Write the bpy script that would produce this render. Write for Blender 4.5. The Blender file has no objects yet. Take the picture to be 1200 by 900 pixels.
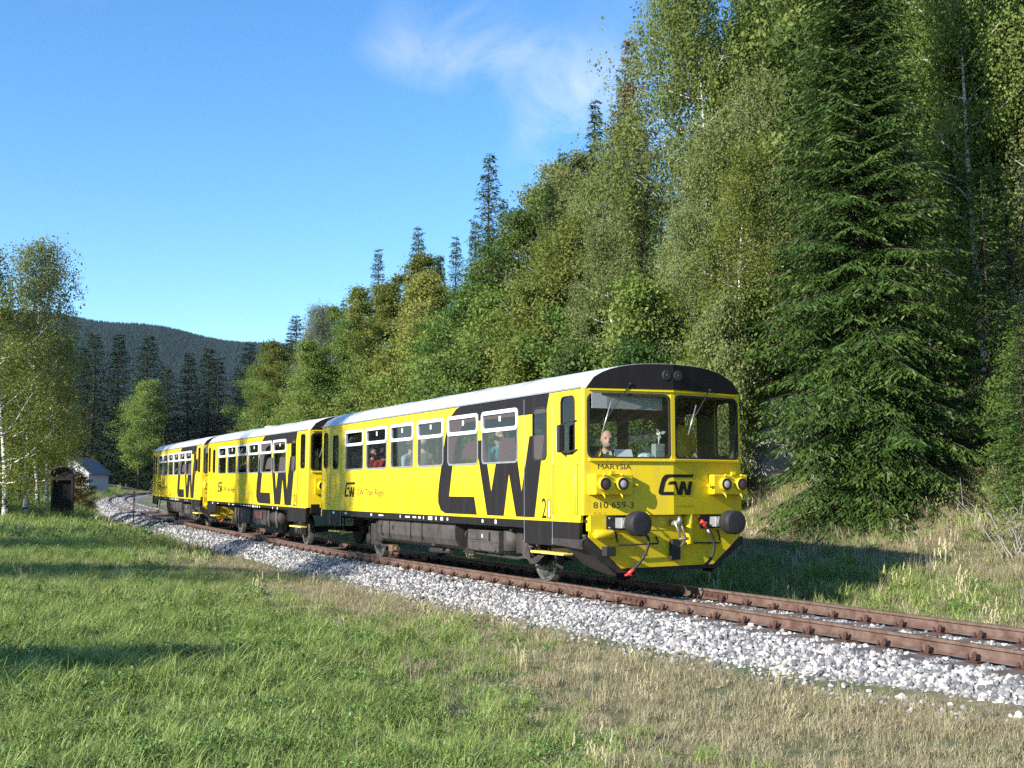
import bpy, bmesh, math, random
import numpy as np
from mathutils import Vector, Matrix
from mathutils.geometry import delaunay_2d_cdt

# ------------------------------------------------------------------ camera, sky, sun, exposure
scene = bpy.context.scene
col = scene.collection
CAM = Vector((14.935, -10.325, 1.56))
YAW, PITCH = math.radians(152.814), math.radians(5.255)
camd = bpy.data.cameras.new('camera')
camd.sensor_width = 36.0
camd.lens = 1340.12 / 1200 * 36.0
camd.clip_start = 0.1
camd.clip_end = 9000
camo = bpy.data.objects.new('camera', camd)
camo.location = CAM
camo.rotation_euler = (math.radians(90) + PITCH, 0, YAW - math.radians(90))
col.objects.link(camo)
scene.camera = camo

SUN_DIR = Vector((0.20, -1.0, 0.47)).normalized()      # towards the sun
SUN_EL = math.asin(SUN_DIR.z)
SUN_AZ = math.atan2(SUN_DIR.x, SUN_DIR.y)              # clockwise from +Y
world = bpy.data.worlds.new('World')
scene.world = world
world.use_nodes = True
wn, wl = world.node_tree.nodes, world.node_tree.links
wn.clear()
w_out = wn.new('ShaderNodeOutputWorld')
w_bg = wn.new('ShaderNodeBackground')
w_sky = wn.new('ShaderNodeTexSky')
w_sky.sky_type = 'NISHITA'
w_sky.sun_disc = False
w_sky.sun_elevation = SUN_EL
w_sky.sun_rotation = SUN_AZ
w_sky.altitude = 600
w_sky.air_density = 1.0
w_sky.dust_density = 0.15
w_sky.ozone_density = 3.5
w_bg.inputs['Strength'].default_value = 0.13
# thin cirrus wisps: the same noise over the whole sky dome
w_tc = wn.new('ShaderNodeTexCoord')
w_map = wn.new('ShaderNodeMapping')
w_map.inputs['Rotation'].default_value = (0, 0, math.radians(8.0))
w_map.inputs['Scale'].default_value = (1.0, 1.0, 1.7)
w_map.inputs['Location'].default_value = (-0.06, 0.57, 3.1)
w_n1 = wn.new('ShaderNodeTexNoise')
w_n1.inputs['Scale'].default_value = 2.1
w_n1.inputs['Detail'].default_value = 2.0
w_n2 = wn.new('ShaderNodeTexNoise')
w_n2.inputs['Scale'].default_value = 9.0
w_n2.inputs['Detail'].default_value = 7.0
w_n2.inputs['Roughness'].default_value = 0.6
w_n2.inputs['Distortion'].default_value = 0.6
w_r1 = wn.new('ShaderNodeMapRange')
w_r1.inputs[1].default_value = 0.54
w_r1.inputs[2].default_value = 0.68
w_r2 = wn.new('ShaderNodeMapRange')
w_r2.inputs[1].default_value = 0.42
w_r2.inputs[2].default_value = 0.72
w_mul = wn.new('ShaderNodeMath'); w_mul.operation = 'MULTIPLY'
w_mul2 = wn.new('ShaderNodeMath'); w_mul2.operation = 'MULTIPLY'; w_mul2.inputs[1].default_value = 0.62
w_mix = wn.new('ShaderNodeMixRGB')
w_mix.inputs[2].default_value = (4.6, 4.6, 5.3, 1)
wl.new(w_tc.outputs['Generated'], w_map.inputs['Vector'])
wl.new(w_map.outputs[0], w_n1.inputs['Vector'])
wl.new(w_map.outputs[0], w_n2.inputs['Vector'])
wl.new(w_n1.outputs['Fac'], w_r1.inputs[0])
wl.new(w_n2.outputs['Fac'], w_r2.inputs[0])
wl.new(w_r1.outputs[0], w_mul.inputs[0])
wl.new(w_r2.outputs[0], w_mul.inputs[1])
wl.new(w_mul.outputs[0], w_mul2.inputs[0])
wl.new(w_mul2.outputs[0], w_mix.inputs[0])
w_hs = wn.new('ShaderNodeHueSaturation')
w_hs.inputs['Saturation'].default_value = 1.2
wl.new(w_sky.outputs[0], w_hs.inputs['Color'])
wl.new(w_hs.outputs[0], w_mix.inputs[1])
wl.new(w_mix.outputs[0], w_bg.inputs['Color'])
wl.new(w_bg.outputs[0], w_out.inputs['Surface'])

sund = bpy.data.lights.new('sun', 'SUN')
sund.energy = 5.0
sund.angle = math.radians(0.53)
sund.color = (1.0, 0.94, 0.84)
suno = bpy.data.objects.new('sun', sund)
suno.rotation_euler = SUN_DIR.to_track_quat('Z', 'Y').to_euler()
suno.location = (0, -40, 40)
col.objects.link(suno)

scene.view_settings.view_transform = 'Standard'
scene.view_settings.look = 'None'
scene.view_settings.exposure = 1.12
scene.view_settings.gamma = 1.0
scene.render.engine = 'CYCLES'
scene.cycles.max_bounces = 8
scene.cycles.diffuse_bounces = 3
scene.cycles.glossy_bounces = 3
scene.cycles.transmission_bounces = 4
scene.cycles.transparent_max_bounces = 12
scene.cycles.caustics_reflective = False
scene.cycles.caustics_refractive = False
scene.cycles.sample_clamp_indirect = 4.0
scene.cycles.use_denoising = False

random.seed(7)
RNG = np.random.default_rng(7)

# ------------------------------------------------------------------ helpers
def tag(o, label=None, cat=None, group=None, kind=None):
    if label: o['label'] = label
    if cat: o['category'] = cat
    if group: o['group'] = group
    if kind: o['kind'] = kind
    return o

def empty(name, loc=(0, 0, 0), rz=0.0, parent=None):
    o = bpy.data.objects.new(name, None)
    o.empty_display_size = 0.2
    o.location = loc
    o.rotation_euler = (0, 0, rz)
    if parent: o.parent = parent
    col.objects.link(o)
    return o

def link(name, me, mat=None, parent=None, loc=None, rot=None, scale=None):
    o = bpy.data.objects.new(name, me)
    if mat is not None:
        if isinstance(mat, (list, tuple)):
            for m in mat: me.materials.append(m)
        elif not me.materials:
            me.materials.append(mat)
        elif me.materials[0] is not mat:
            o.material_slots[0].link = 'OBJECT'
            o.material_slots[0].material = mat
    if parent: o.parent = parent
    if loc is not None: o.location = loc
    if rot is not None: o.rotation_euler = rot
    if scale is not None: o.scale = scale
    col.objects.link(o)
    return o

def np_mesh(name, V, F, smooth=False, rnd=None):
    """fast mesh from arrays; F is (n,3) or (n,4); rnd is one value per face -> attribute 'rnd'"""
    V = np.asarray(V, np.float32); F = np.asarray(F, np.int32)
    me = bpy.data.meshes.new(name)
    k = F.shape[1]
    me.vertices.add(len(V)); me.vertices.foreach_set('co', V.ravel())
    me.loops.add(F.size); me.loops.foreach_set('vertex_index', F.ravel())
    me.polygons.add(len(F))
    me.polygons.foreach_set('loop_start', np.arange(0, F.size, k, dtype=np.int32))
    me.polygons.foreach_set('loop_total', np.full(len(F), k, np.int32))
    me.polygons.foreach_set('use_smooth', np.full(len(F), bool(smooth)))
    if rnd is not None:
        a = me.attributes.new('rnd', 'FLOAT', 'FACE')
        a.data.foreach_set('value', np.asarray(rnd, np.float32))
    me.update(calc_edges=True)
    return me

class MB:
    """collects simple solids into one mesh"""
    def __init__(self): self.v = []; self.f = []; self.sm = []
    def add(self, vs, fs, smooth=False):
        b = len(self.v); self.v += [tuple(p) for p in vs]
        self.f += [tuple(i + b for i in f) for f in fs]; self.sm += [smooth] * len(fs)
        return self
    def box(self, a, b, ch=0.0):
        (x0, y0, z0), (x1, y1, z1) = a, b
        x0, x1 = min(x0, x1), max(x0, x1); y0, y1 = min(y0, y1), max(y0, y1); z0, z1 = min(z0, z1), max(z0, z1)
        if ch <= 0:
            vs = [(x0,y0,z0),(x1,y0,z0),(x1,y1,z0),(x0,y1,z0),(x0,y0,z1),(x1,y0,z1),(x1,y1,z1),(x0,y1,z1)]
            return self.add(vs, [(0,3,2,1),(4,5,6,7),(0,1,5,4),(1,2,6,5),(2,3,7,6),(3,0,4,7)])
        bm = bmesh.new()
        bmesh.ops.create_cube(bm, size=1)
        for v in bm.verts:
            v.co = Vector(((x0+x1)/2 + v.co.x*(x1-x0), (y0+y1)/2 + v.co.y*(y1-y0), (z0+z1)/2 + v.co.z*(z1-z0)))
        bmesh.ops.bevel(bm, geom=list(bm.edges), offset=min(ch, .45*min(x1-x0, y1-y0, z1-z0)), segments=2, affect='EDGES', profile=0.5)
        return self.bm(bm)
    def bm(self, bm, M=None, smooth=False):
        bm.verts.ensure_lookup_table(); bm.verts.index_update()
        vs = [(M @ v.co) if M else v.co.copy() for v in bm.verts]
        fs = [tuple(v.index for v in f.verts) for f in bm.faces]
        bm.free()
        return self.add(vs, fs, smooth)
    def tube(self, pts, r, n=8, cap=True, smooth=True):
        pts = [Vector(p) for p in pts]
        rs = r if isinstance(r, (list, tuple)) else [r] * len(pts)
        vs = []; up = None
        for i, p in enumerate(pts):
            d = (pts[min(i+1, len(pts)-1)] - pts[max(i-1, 0)])
            d = d.normalized() if d.length > 1e-9 else Vector((0,0,1))
            if up is None:
                up = Vector((0,0,1)) if abs(d.z) < .9 else Vector((1,0,0))
            a = d.cross(up)
            if a.length < 1e-6: a = d.orthogonal()
            a.normalize(); b = a.cross(d).normalized(); up = b
            for k in range(n):
                t = 2*math.pi*k/n
                vs.append(p + (a*math.cos(t) + b*math.sin(t)) * rs[i])
        fs = []
        for i in range(len(pts)-1):
            for k in range(n):
                k2 = (k+1) % n
                fs.append((i*n+k, i*n+k2, (i+1)*n+k2, (i+1)*n+k))
        self.add(vs, fs, smooth)
        if cap:
            b = len(self.v) - len(vs)
            self.f.append(tuple(b + k for k in range(n))[::-1]); self.sm.append(False)
            self.f.append(tuple(b + (len(pts)-1)*n + k for k in range(n))); self.sm.append(False)
        return self
    def lathe(self, prof, axis='x', n=24, c=(0,0,0), smooth=True):
        """prof: list of (along, radius)"""
        vs = []; cx, cy, cz = c
        for (t, r) in prof:
            for k in range(n):
                a = 2*math.pi*k/n; u, w = r*math.cos(a), r*math.sin(a)
                vs.append({'x': (cx+t, cy+u, cz+w), 'y': (cx+u, cy+t, cz+w), 'z': (cx+u, cy+w, cz+t)}[axis])
        fs = []
        for i in range(len(prof)-1):
            for k in range(n):
                k2 = (k+1) % n
                fs.append((i*n+k, i*n+k2, (i+1)*n+k2, (i+1)*n+k))
        self.add(vs, fs, smooth)
        b = len(self.v) - len(vs)
        for i in (0, len(prof)-1):
            if prof[i][1] > 1e-4:
                self.f.append(tuple(b + i*n + k for k in range(n))); self.sm.append(False)
        return self
    def mesh(self, name):
        me = bpy.data.meshes.new(name)
        me.from_pydata([tuple(p) for p in self.v], [], self.f)
        me.polygons.foreach_set('use_smooth', self.sm)
        bm = bmesh.new(); bm.from_mesh(me)
        bmesh.ops.recalc_face_normals(bm, faces=bm.faces)
        bm.to_mesh(me); bm.free(); me.update()
        return me
    def build(self, name, mat, parent=None, **k):
        return link(name, self.mesh(name), mat, parent, **k)

def inside(poly, x, y):
    c = False; n = len(poly); j = n - 1
    for i in range(n):
        xi, yi = poly[i]; xj, yj = poly[j]
        if (yi > y) != (yj > y) and x < (xj-xi)*(y-yi)/(yj-yi) + xi: c = not c
        j = i
    return c

def rrect(x0, x1, y0, y1, r, n=4):
    r = min(r, (x1-x0)/2-1e-4, (y1-y0)/2-1e-4)
    pts = []
    for cx, cy, a0 in ((x1-r, y1-r, 0), (x0+r, y1-r, 90), (x0+r, y0+r, 180), (x1-r, y0+r, 270)):
        for i in range(n+1):
            a = math.radians(a0 + 90*i/n)
            pts.append((cx + r*math.cos(a), cy + r*math.sin(a)))
    return pts

def arrange(loops, test, extra=()):
    """triangulate the arrangement of 2D loops, keep triangles whose centre passes test"""
    vs = []; es = []
    for lp in loops:
        b = len(vs); n = len(lp)
        vs += [Vector(p) for p in lp]; es += [(b+i, b+(i+1) % n) for i in range(n)]
    for (p, q) in extra:
        b = len(vs); vs += [Vector(p), Vector(q)]; es.append((b, b+1))
    ov, oe, of, *_ = delaunay_2d_cdt(vs, es, [], 0, 1e-5)
    ov = [(v.x, v.y) for v in ov]; keep = []
    for f in of:
        cx = sum(ov[i][0] for i in f)/len(f); cy = sum(ov[i][1] for i in f)/len(f)
        if test(cx, cy): keep.append(tuple(f))
    used = sorted({i for f in keep for i in f}); m = {i: k for k, i in enumerate(used)}
    return [ov[i] for i in used], [tuple(m[i] for i in f) for f in keep]

def sheet(name, vf, fmap, nrm, thick, mat, parent, both=True):
    """2D triangulation -> solid sheet: fmap(u,v)->3D outer point, nrm: inward vector * thick"""
    v2, f2 = vf
    if mat in (M.get('glass'), M.get('screen')):
        me = bpy.data.meshes.new(name); me.from_pydata([tuple(fmap(u, v)) for u, v in v2], [], [tuple(f) for f in f2])
        return link(name, me, mat, parent)
    P = [Vector(fmap(u, v)) for u, v in v2]; n = len(P)
    nv = Vector(nrm) * thick
    vs = P + [p + nv for p in P]
    fs = [tuple(f) for f in f2] + [tuple(i + n for i in f[::-1]) for f in f2]
    cnt = {}
    for f in f2:
        for i in range(len(f)):
            a, b = f[i], f[(i+1) % len(f)]
            cnt[(a, b)] = cnt.get((a, b), 0) + 1
    for (a, b) in list(cnt):
        if (b, a) not in cnt: fs.append((b, a, a + n, b + n))
    me = bpy.data.meshes.new(name); me.from_pydata([tuple(p) for p in vs], [], fs)
    bm = bmesh.new(); bm.from_mesh(me); bmesh.ops.recalc_face_normals(bm, faces=bm.faces); bm.to_mesh(me); bm.free()
    return link(name, me, mat, parent)

def text_tris(s, size):
    cu = bpy.data.curves.new('t', 'FONT'); cu.body = s; cu.size = size; cu.resolution_u = 3
    o = bpy.data.objects.new('t', cu)
    me = bpy.data.meshes.new_from_object(o)
    v = [(p.co.x, p.co.y) for p in me.vertices]; f = [tuple(p.vertices) for p in me.polygons]
    bpy.data.objects.remove(o); bpy.data.meshes.remove(me)
    return v, f

def children(o): return [c for c in bpy.data.objects if c.parent is o]

# ------------------------------------------------------------------ materials
def _mat(name):
    m = bpy.data.materials.new(name); m.use_nodes = True
    nt = m.node_tree
    return m, nt.nodes, nt.links, nt.nodes['Principled BSDF']

def plain(name, c, rough=.6, metal=0.0, var=.0, scale=6.0, bump=0.0, coat=0.0, c2=None, spec=.5, detail=4.0):
    m, n, l, p = _mat(name)
    p.inputs['Base Color'].default_value = (*c, 1); p.inputs['Roughness'].default_value = rough
    p.inputs['Metallic'].default_value = metal; p.inputs['Coat Weight'].default_value = coat
    p.inputs['Specular IOR Level'].default_value = spec
    if var > 0 or c2 is not None or bump > 0:
        g = n.new('ShaderNodeNewGeometry'); t = n.new('ShaderNodeTexNoise')
        t.inputs['Scale'].default_value = scale; t.inputs['Detail'].default_value = detail; t.inputs['Roughness'].default_value = .62
        l.new(g.outputs['Position'], t.inputs['Vector'])
        if c2 is None: c2 = tuple(x*(1-var) for x in c)
        mx = n.new('ShaderNodeMixRGB'); mx.inputs[1].default_value = (*c, 1); mx.inputs[2].default_value = (*c2, 1)
        r = n.new('ShaderNodeMapRange'); r.inputs[1].default_value = .38; r.inputs[2].default_value = .68
        l.new(t.outputs['Fac'], r.inputs[0]); l.new(r.outputs[0], mx.inputs[0]); l.new(mx.outputs[0], p.inputs['Base Color'])
        if bump > 0:
            b = n.new('ShaderNodeBump'); b.inputs['Strength'].default_value = bump; b.inputs['Distance'].default_value = .03
            l.new(t.outputs['Fac'], b.inputs['Height']); l.new(b.outputs[0], p.inputs['Normal'])
    return m

def paint(name, c, rough=.32, dirt=(.18,.15,.1), coat=.25, spec=.5):
    """vehicle paint with faint streaks of dust, panel waviness and a little road dirt low down"""
    m, n, l, p = _mat(name)
    p.inputs['Coat Weight'].default_value = coat; p.inputs['Specular IOR Level'].default_value = spec; p.inputs['Coat Roughness'].default_value = .12
    tc = n.new('ShaderNodeTexCoord'); mp = n.new('ShaderNodeMapping'); mp.inputs['Scale'].default_value = (2.2, 2.2, .35)
    t = n.new('ShaderNodeTexNoise'); t.inputs['Scale'].default_value = 3.0; t.inputs['Detail'].default_value = 6
    l.new(tc.outputs['Object'], mp.inputs[0]); l.new(mp.outputs[0], t.inputs['Vector'])
    r = n.new('ShaderNodeMapRange'); r.inputs[1].default_value = .5; r.inputs[2].default_value = .85; r.inputs[4].default_value = .3
    mx = n.new('ShaderNodeMixRGB'); mx.inputs[1].default_value = (*c, 1); mx.inputs[2].default_value = (*dirt, 1)
    l.new(t.outputs['Fac'], r.inputs[0]); l.new(r.outputs[0], mx.inputs[0]); l.new(mx.outputs[0], p.inputs['Base Color'])
    r2 = n.new('ShaderNodeMapRange'); r2.inputs[3].default_value = rough; r2.inputs[4].default_value = rough + .25
    l.new(t.outputs['Fac'], r2.inputs[0]); l.new(r2.outputs[0], p.inputs['Roughness'])
    w = n.new('ShaderNodeTexNoise'); w.inputs['Scale'].default_value = 1.6; l.new(tc.outputs['Object'], w.inputs['Vector'])
    b = n.new('ShaderNodeBump'); b.inputs['Strength'].default_value = .12; b.inputs['Distance'].default_value = .02
    l.new(w.outputs['Fac'], b.inputs['Height']); l.new(b.outputs[0], p.inputs['Normal'])
    return m

def glass(name, tint=(.75,.8,.78), refl=1.0):
    """thin pane: clear, with the mirror share of a real sheet (rises towards grazing angles)"""
    m = bpy.data.materials.new(name); m.use_nodes = True
    n, l = m.node_tree.nodes, m.node_tree.links; n.clear()
    o = n.new('ShaderNodeOutputMaterial'); mx = n.new('ShaderNodeMixShader')
    lw = n.new('ShaderNodeLayerWeight'); lw.inputs[0].default_value = .5
    pw = n.new('ShaderNodeMath'); pw.operation = 'POWER'; pw.inputs[1].default_value = 5.0
    ma = n.new('ShaderNodeMath'); ma.operation = 'MULTIPLY_ADD'; ma.inputs[1].default_value = .92; ma.inputs[2].default_value = .05
    l.new(lw.outputs['Facing'], pw.inputs[0]); l.new(pw.outputs[0], ma.inputs[0]); l.new(ma.outputs[0], mx.inputs[0])
    tr = n.new('ShaderNodeBsdfTransparent'); tr.inputs[0].default_value = (*tint, 1)
    gl = n.new('ShaderNodeBsdfGlossy'); gl.inputs['Roughness'].default_value = .02
    gl.inputs[0].default_value = (refl, refl, refl, 1)
    l.new(tr.outputs[0], mx.inputs[1]); l.new(gl.outputs[0], mx.inputs[2]); l.new(mx.outputs[0], o.inputs[0])
    return m

def leafmat(name, c1, c2, trans=.35, rough=.55, spec=.22):
    """leaf: diffuse + translucent, colour varies per leaf (attribute rnd) and per tree (object random)"""
    m = bpy.data.materials.new(name); m.use_nodes = True
    n, l = m.node_tree.nodes, m.node_tree.links; n.clear()
    o = n.new('ShaderNodeOutputMaterial')
    a = n.new('ShaderNodeAttribute'); a.attribute_name = 'rnd'
    oi = n.new('ShaderNodeObjectInfo')
    mx = n.new('ShaderNodeMixRGB'); mx.inputs[1].default_value = (*c1, 1); mx.inputs[2].default_value = (*c2, 1)
    l.new(a.outputs['Fac'], mx.inputs[0])
    hs = n.new('ShaderNodeHueSaturation')
    r = n.new('ShaderNodeMapRange'); r.inputs[3].default_value = .82; r.inputs[4].default_value = 1.2
    l.new(oi.outputs['Random'], r.inputs[0]); l.new(r.outputs[0], hs.inputs['Value'])
    r2 = n.new('ShaderNodeMapRange'); r2.inputs[3].default_value = .492; r2.inputs[4].default_value = .51
    l.new(oi.outputs['Random'], r2.inputs[0]); l.new(r2.outputs[0], hs.inputs['Hue'])
    l.new(mx.outputs[0], hs.inputs['Color'])
    d = n.new('ShaderNodeBsdfPrincipled'); d.inputs['Roughness'].default_value = rough; d.inputs['Specular IOR Level'].default_value = spec
    t = n.new('ShaderNodeBsdfTranslucent')
    l.new(hs.outputs[0], d.inputs['Base Color']); l.new(hs.outputs[0], t.inputs[0])
    ms = n.new('ShaderNodeMixShader'); ms.inputs[0].default_value = trans
    l.new(d.outputs[0], ms.inputs[1]); l.new(t.outputs[0], ms.inputs[2]); l.new(ms.outputs[0], o.inputs[0])
    return m

M = {}
M['yellow'] = paint('yellow_paint', (.68, .50, .004))
M['black'] = paint('black_paint', (.013, .011, .012), .4, (.05, .042, .038), 0.0, .2)
M['roof'] = plain('silver_roof', (.47, .48, .50), .42, .0, .22, 1.3, .05)
M['white'] = plain('white_alu', (.78, .79, .8), .35, .1)
M['alu'] = plain('dull_alu', (.45, .46, .47), .4, .6, .2)
M['rubber'] = plain('rubber', (.015, .015, .016), .7)
M['glass'] = glass('window_glass', (.62, .66, .66))
M['screen'] = glass('windscreen_glass', (.8, .84, .82))
M['film'] = plain('grey_window_film', (.115, .1, .11), .35, 0, .15)
M['lens'] = plain('glint_lens', (.50, .42, .40), .12)  # opaque pale pink stands in for the glints on the lamp glass
M['lensred'] = plain('dark_red_lens', (.09, .045, .045), .12)
M['filmdark'] = plain('black_window_film', (.012, .012, .013), .25)
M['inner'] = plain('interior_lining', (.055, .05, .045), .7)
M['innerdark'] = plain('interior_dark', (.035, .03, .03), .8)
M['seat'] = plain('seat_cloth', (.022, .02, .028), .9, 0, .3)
M['under'] = plain('underframe_grime', (.032, .026, .024), .75, 0, .5, 5, .3, c2=(.013, .011, .011))
M['underlight'] = plain('dusty_grey_steel', (.066, .056, .052), .7, 0, .4, 4, .2, c2=(.03, .025, .023))
M['steel'] = plain('bright_steel', (.55, .54, .52), .35, .7, .3, 20)
M['buffer'] = plain('buffer_grease', (.02, .019, .022), .55, 0, .4, 9)
M['red'] = plain('red_tap', (.55, .04, .03), .45)
M['lamp'] = plain('lamp_reflector', (.75, .75, .75), .12, .95)
M['lampglass'] = glass('lamp_glass', (.85, .8, .78), 1.0)
M['lampin'] = plain('lamp_bowl', (.62, .55, .52), .25, .3)  # bowl painted pale in place of its bright reflection
M['lampred'] = plain('dark_lamp_bowl', (.10, .05, .05), .25, .3)
M['ivory'] = plain('ivory', (.7, .66, .55), .5)
M['paper'] = plain('paper', (.75, .75, .76), .8, 0, .1, 40)
M['boxgreen'] = plain('grey_green_box', (.22, .27, .24), .6)
M['hivis'] = plain('yellow_jacket', (.62, .42, .01), .8, 0, .25, 7)
M['blind'] = plain('roller_blind', (.3, .31, .29), .8)
M['skin'] = plain('skin', (.56, .33, .25), .55, 0, .12, 30)
M['jacket'] = plain('dark_jacket', (.035, .028, .025), .85, 0, .3, 14)
M['shirt'] = plain('cream_shirt', (.65, .6, .42), .85, 0, .2, 18)
M['bluecloth'] = plain('pale_blue_shirt', (.3, .42, .5), .85, 0, .2, 14)
M['greycloth'] = plain('grey_cloth', (.13, .13, .15), .9, 0, .2, 14)
M['turq'] = plain('turquoise_cloth', (.05, .42, .55), .85, 0, .2, 14)
M['redcloth'] = plain('red_cloth', (.4, .03, .025), .85, 0, .2, 14)
M['strawcap'] = plain('pale_cap', (.5, .46, .38), .9, 0, .3, 20)
M['hairblond'] = plain('blond_hair', (.45, .34, .2), .7, 0, .3, 30)
M['hairdark'] = plain('dark_hair', (.04, .025, .018), .7, 0, .3, 30)
M['hairgrey'] = plain('grey_hair', (.45, .43, .4), .8, 0, .3, 30)
M['trousers'] = plain('dark_trousers', (.03, .03, .04), .9)
M['eye'] = plain('eye', (.02, .015, .012), .2)
M['rail'] = plain('rusty_rail', (.165, .11, .085), .62, .25, .35, 7, .15, c2=(.09, .045, .032))
M['railtop'] = plain('polished_railhead', (.38, .30, .27), .34, .6, .3, 9, c2=(.2, .12, .09))
M['clip'] = plain('rusty_fastening', (.075, .032, .022), .8, .1, .4, 30)
M['sleeper'] = plain('weathered_sleeper', (.14, .105, .085), .9, 0, .45, 6, .4, c2=(.06, .045, .038))
M['bark'] = plain('bark', (.10, .075, .055), .95, 0, .5, 8, .6)
M['sprucebark'] = plain('spruce_bark', (.075, .055, .045), .95, 0, .5, 9, .6)
M['deadwood'] = plain('grey_dead_wood', (.30, .27, .24), .9, 0, .35, 12, .3)
M['rock'] = plain('pale_rock', (.36, .345, .34), .9, 0, .45, 1.8, .9, c2=(.12, .115, .11), detail=9)
M['hutwood'] = plain('dark_hut_boards', (.022, .013, .012), .85, 0, .4, 7, .3)
M['hutshade'] = plain('hut_inside_shade', (.006, .005, .006), .9)  # near-black colour stands in for the shade inside the hut
M['plaster'] = plain('pale_plaster', (.5, .5, .54), .85, 0, .15, 2)
M['slate'] = plain('grey_roof_sheet', (.13, .13, .15), .7, 0, .2, 2)
M['polered'] = plain('red_brown_pole', (.14, .03, .025), .7)

# birch bark: white with dark bands
m, n, l, p = _mat('birch_bark'); M['birchbark'] = m
tc = n.new('ShaderNodeTexCoord'); mp = n.new('ShaderNodeMapping'); mp.inputs['Scale'].default_value = (3, 3, 9)
t = n.new('ShaderNodeTexNoise'); t.inputs['Scale'].default_value = 1.4; t.inputs['Detail'].default_value = 5
r = n.new('ShaderNodeValToRGB'); r.color_ramp.elements[0].position = .42; r.color_ramp.elements[0].color = (.05, .04, .035, 1)
r.color_ramp.elements[1].position = .5; r.color_ramp.elements[1].color = (.6, .57, .52, 1)
l.new(tc.outputs['Object'], mp.inputs[0]); l.new(mp.outputs[0], t.inputs['Vector']); l.new(t.outputs['Fac'], r.inputs[0]); l.new(r.outputs[0], p.inputs['Base Color'])
p.inputs['Roughness'].default_value = .8

# perforated window film: grey dots over clear glass
m = bpy.data.materials.new('perforated_film'); m.use_nodes = True; n, l = m.node_tree.nodes, m.node_tree.links; n.clear(); M['perf'] = m
o_ = n.new('ShaderNodeOutputMaterial'); mx_ = n.new('ShaderNodeMixShader'); mx_.inputs[0].default_value = .62
tr_ = n.new('ShaderNodeBsdfTransparent'); df_ = n.new('ShaderNodeBsdfDiffuse'); df_.inputs[0].default_value = (.105, .09, .096, 1)
l.new(tr_.outputs[0], mx_.inputs[1]); l.new(df_.outputs[0], mx_.inputs[2]); l.new(mx_.outputs[0], o_.inputs[0])
# ballast stones: pale limestone, each stone its own tone
def stonemat(name, attr):
    m, n, l, p = _mat(name); p.inputs['Roughness'].default_value = .85
    if attr: a = n.new('ShaderNodeAttribute'); a.attribute_name = 'rnd'; src = a.outputs['Fac']
    else: a = n.new('ShaderNodeObjectInfo'); src = a.outputs['Random']
    r = n.new('ShaderNodeValToRGB'); e = r.color_ramp.elements
    e[0].position = 0; e[0].color = (.085, .083, .088, 1); e[1].position = 1; e[1].color = (.58, .555, .51, 1)
    for pos, c in ((.3, (.15, .148, .155, 1)), (.55, (.26, .255, .25, 1)), (.8, (.42, .40, .375, 1))):
        x = e.new(pos); x.color = c
    g = n.new('ShaderNodeNewGeometry'); t = n.new('ShaderNodeTexNoise'); t.inputs['Scale'].default_value = 22; t.inputs['Detail'].default_value = 5
    l.new(g.outputs['Position'], t.inputs['Vector'])
    mx = n.new('ShaderNodeMixRGB'); mx.blend_type = 'MULTIPLY'; mx.inputs[0].default_value = .5
    rr = n.new('ShaderNodeMapRange'); rr.inputs[1].default_value = .3; rr.inputs[2].default_value = .7; rr.inputs[3].default_value = .55; rr.inputs[4].default_value = 1.15
    l.new(t.outputs['Fac'], rr.inputs[0]); l.new(src, r.inputs[0]); l.new(r.outputs[0], mx.inputs[1]); l.new(rr.outputs[0], mx.inputs[2]); l.new(mx.outputs[0], p.inputs['Base Color'])
    b = n.new('ShaderNodeBump'); b.inputs['Strength'].default_value = .5; b.inputs['Distance'].default_value = .01; l.new(t.outputs['Fac'], b.inputs['Height']); l.new(b.outputs[0], p.inputs['Normal'])
    return m
M['stone'] = stonemat('ballast_stone', False)
M['stones'] = stonemat('ballast_stones', True)

# leaves
M['lf_green'] = leafmat('leaf_green', (.06, .115, .022), (.14, .20, .04), .42)
M['lf_dark'] = leafmat('leaf_dark', (.04, .085, .02), (.085, .135, .03), .4)
M['lf_olive'] = leafmat('leaf_olive', (.105, .14, .024), (.21, .24, .045), .42)
M['lf_birch'] = leafmat('leaf_birch', (.125, .165, .05), (.25, .27, .095), .45)
M['lf_yellow'] = leafmat('leaf_yellowing', (.15, .165, .035), (.30, .29, .07), .42)
M['lf_ochre'] = leafmat('leaf_ochre', (.13, .075, .02), (.22, .13, .025))
M['lf_light'] = leafmat('leaf_light', (.11, .18, .03), (.23, .28, .065), .42)
M['lf_grey'] = leafmat('leaf_grey', (.12, .155, .10), (.23, .26, .17))
M['lf_rust'] = leafmat('leaf_rust', (.16, .085, .02), (.26, .15, .03))
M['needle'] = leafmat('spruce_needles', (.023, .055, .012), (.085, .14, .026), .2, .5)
M['needleblue'] = leafmat('spruce_needles_bluish', (.035, .07, .035), (.08, .125, .06), .12, .5)
M['needlefar'] = leafmat('spruce_needles_far', (.012, .03, .015), (.03, .056, .024), .1, .8, .05)
M['hillwood'] = leafmat('far_hill_conifers', (.011, .025, .022), (.014, .030, .024), .0, 1.0, 0.0)
M['pine'] = leafmat('pine_needles', (.03, .06, .025), (.07, .11, .045), .12, .5)
M['grass'] = leafmat('grass_green', (.16, .245, .045), (.42, .48, .16), .38, .45)
M['grassdry'] = leafmat('grass_dry', (.27, .235, .13), (.50, .43, .27), .3, .6)
M['weed'] = leafmat('weed_leaf', (.10, .18, .04), (.20, .29, .08), .3, .45)

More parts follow.
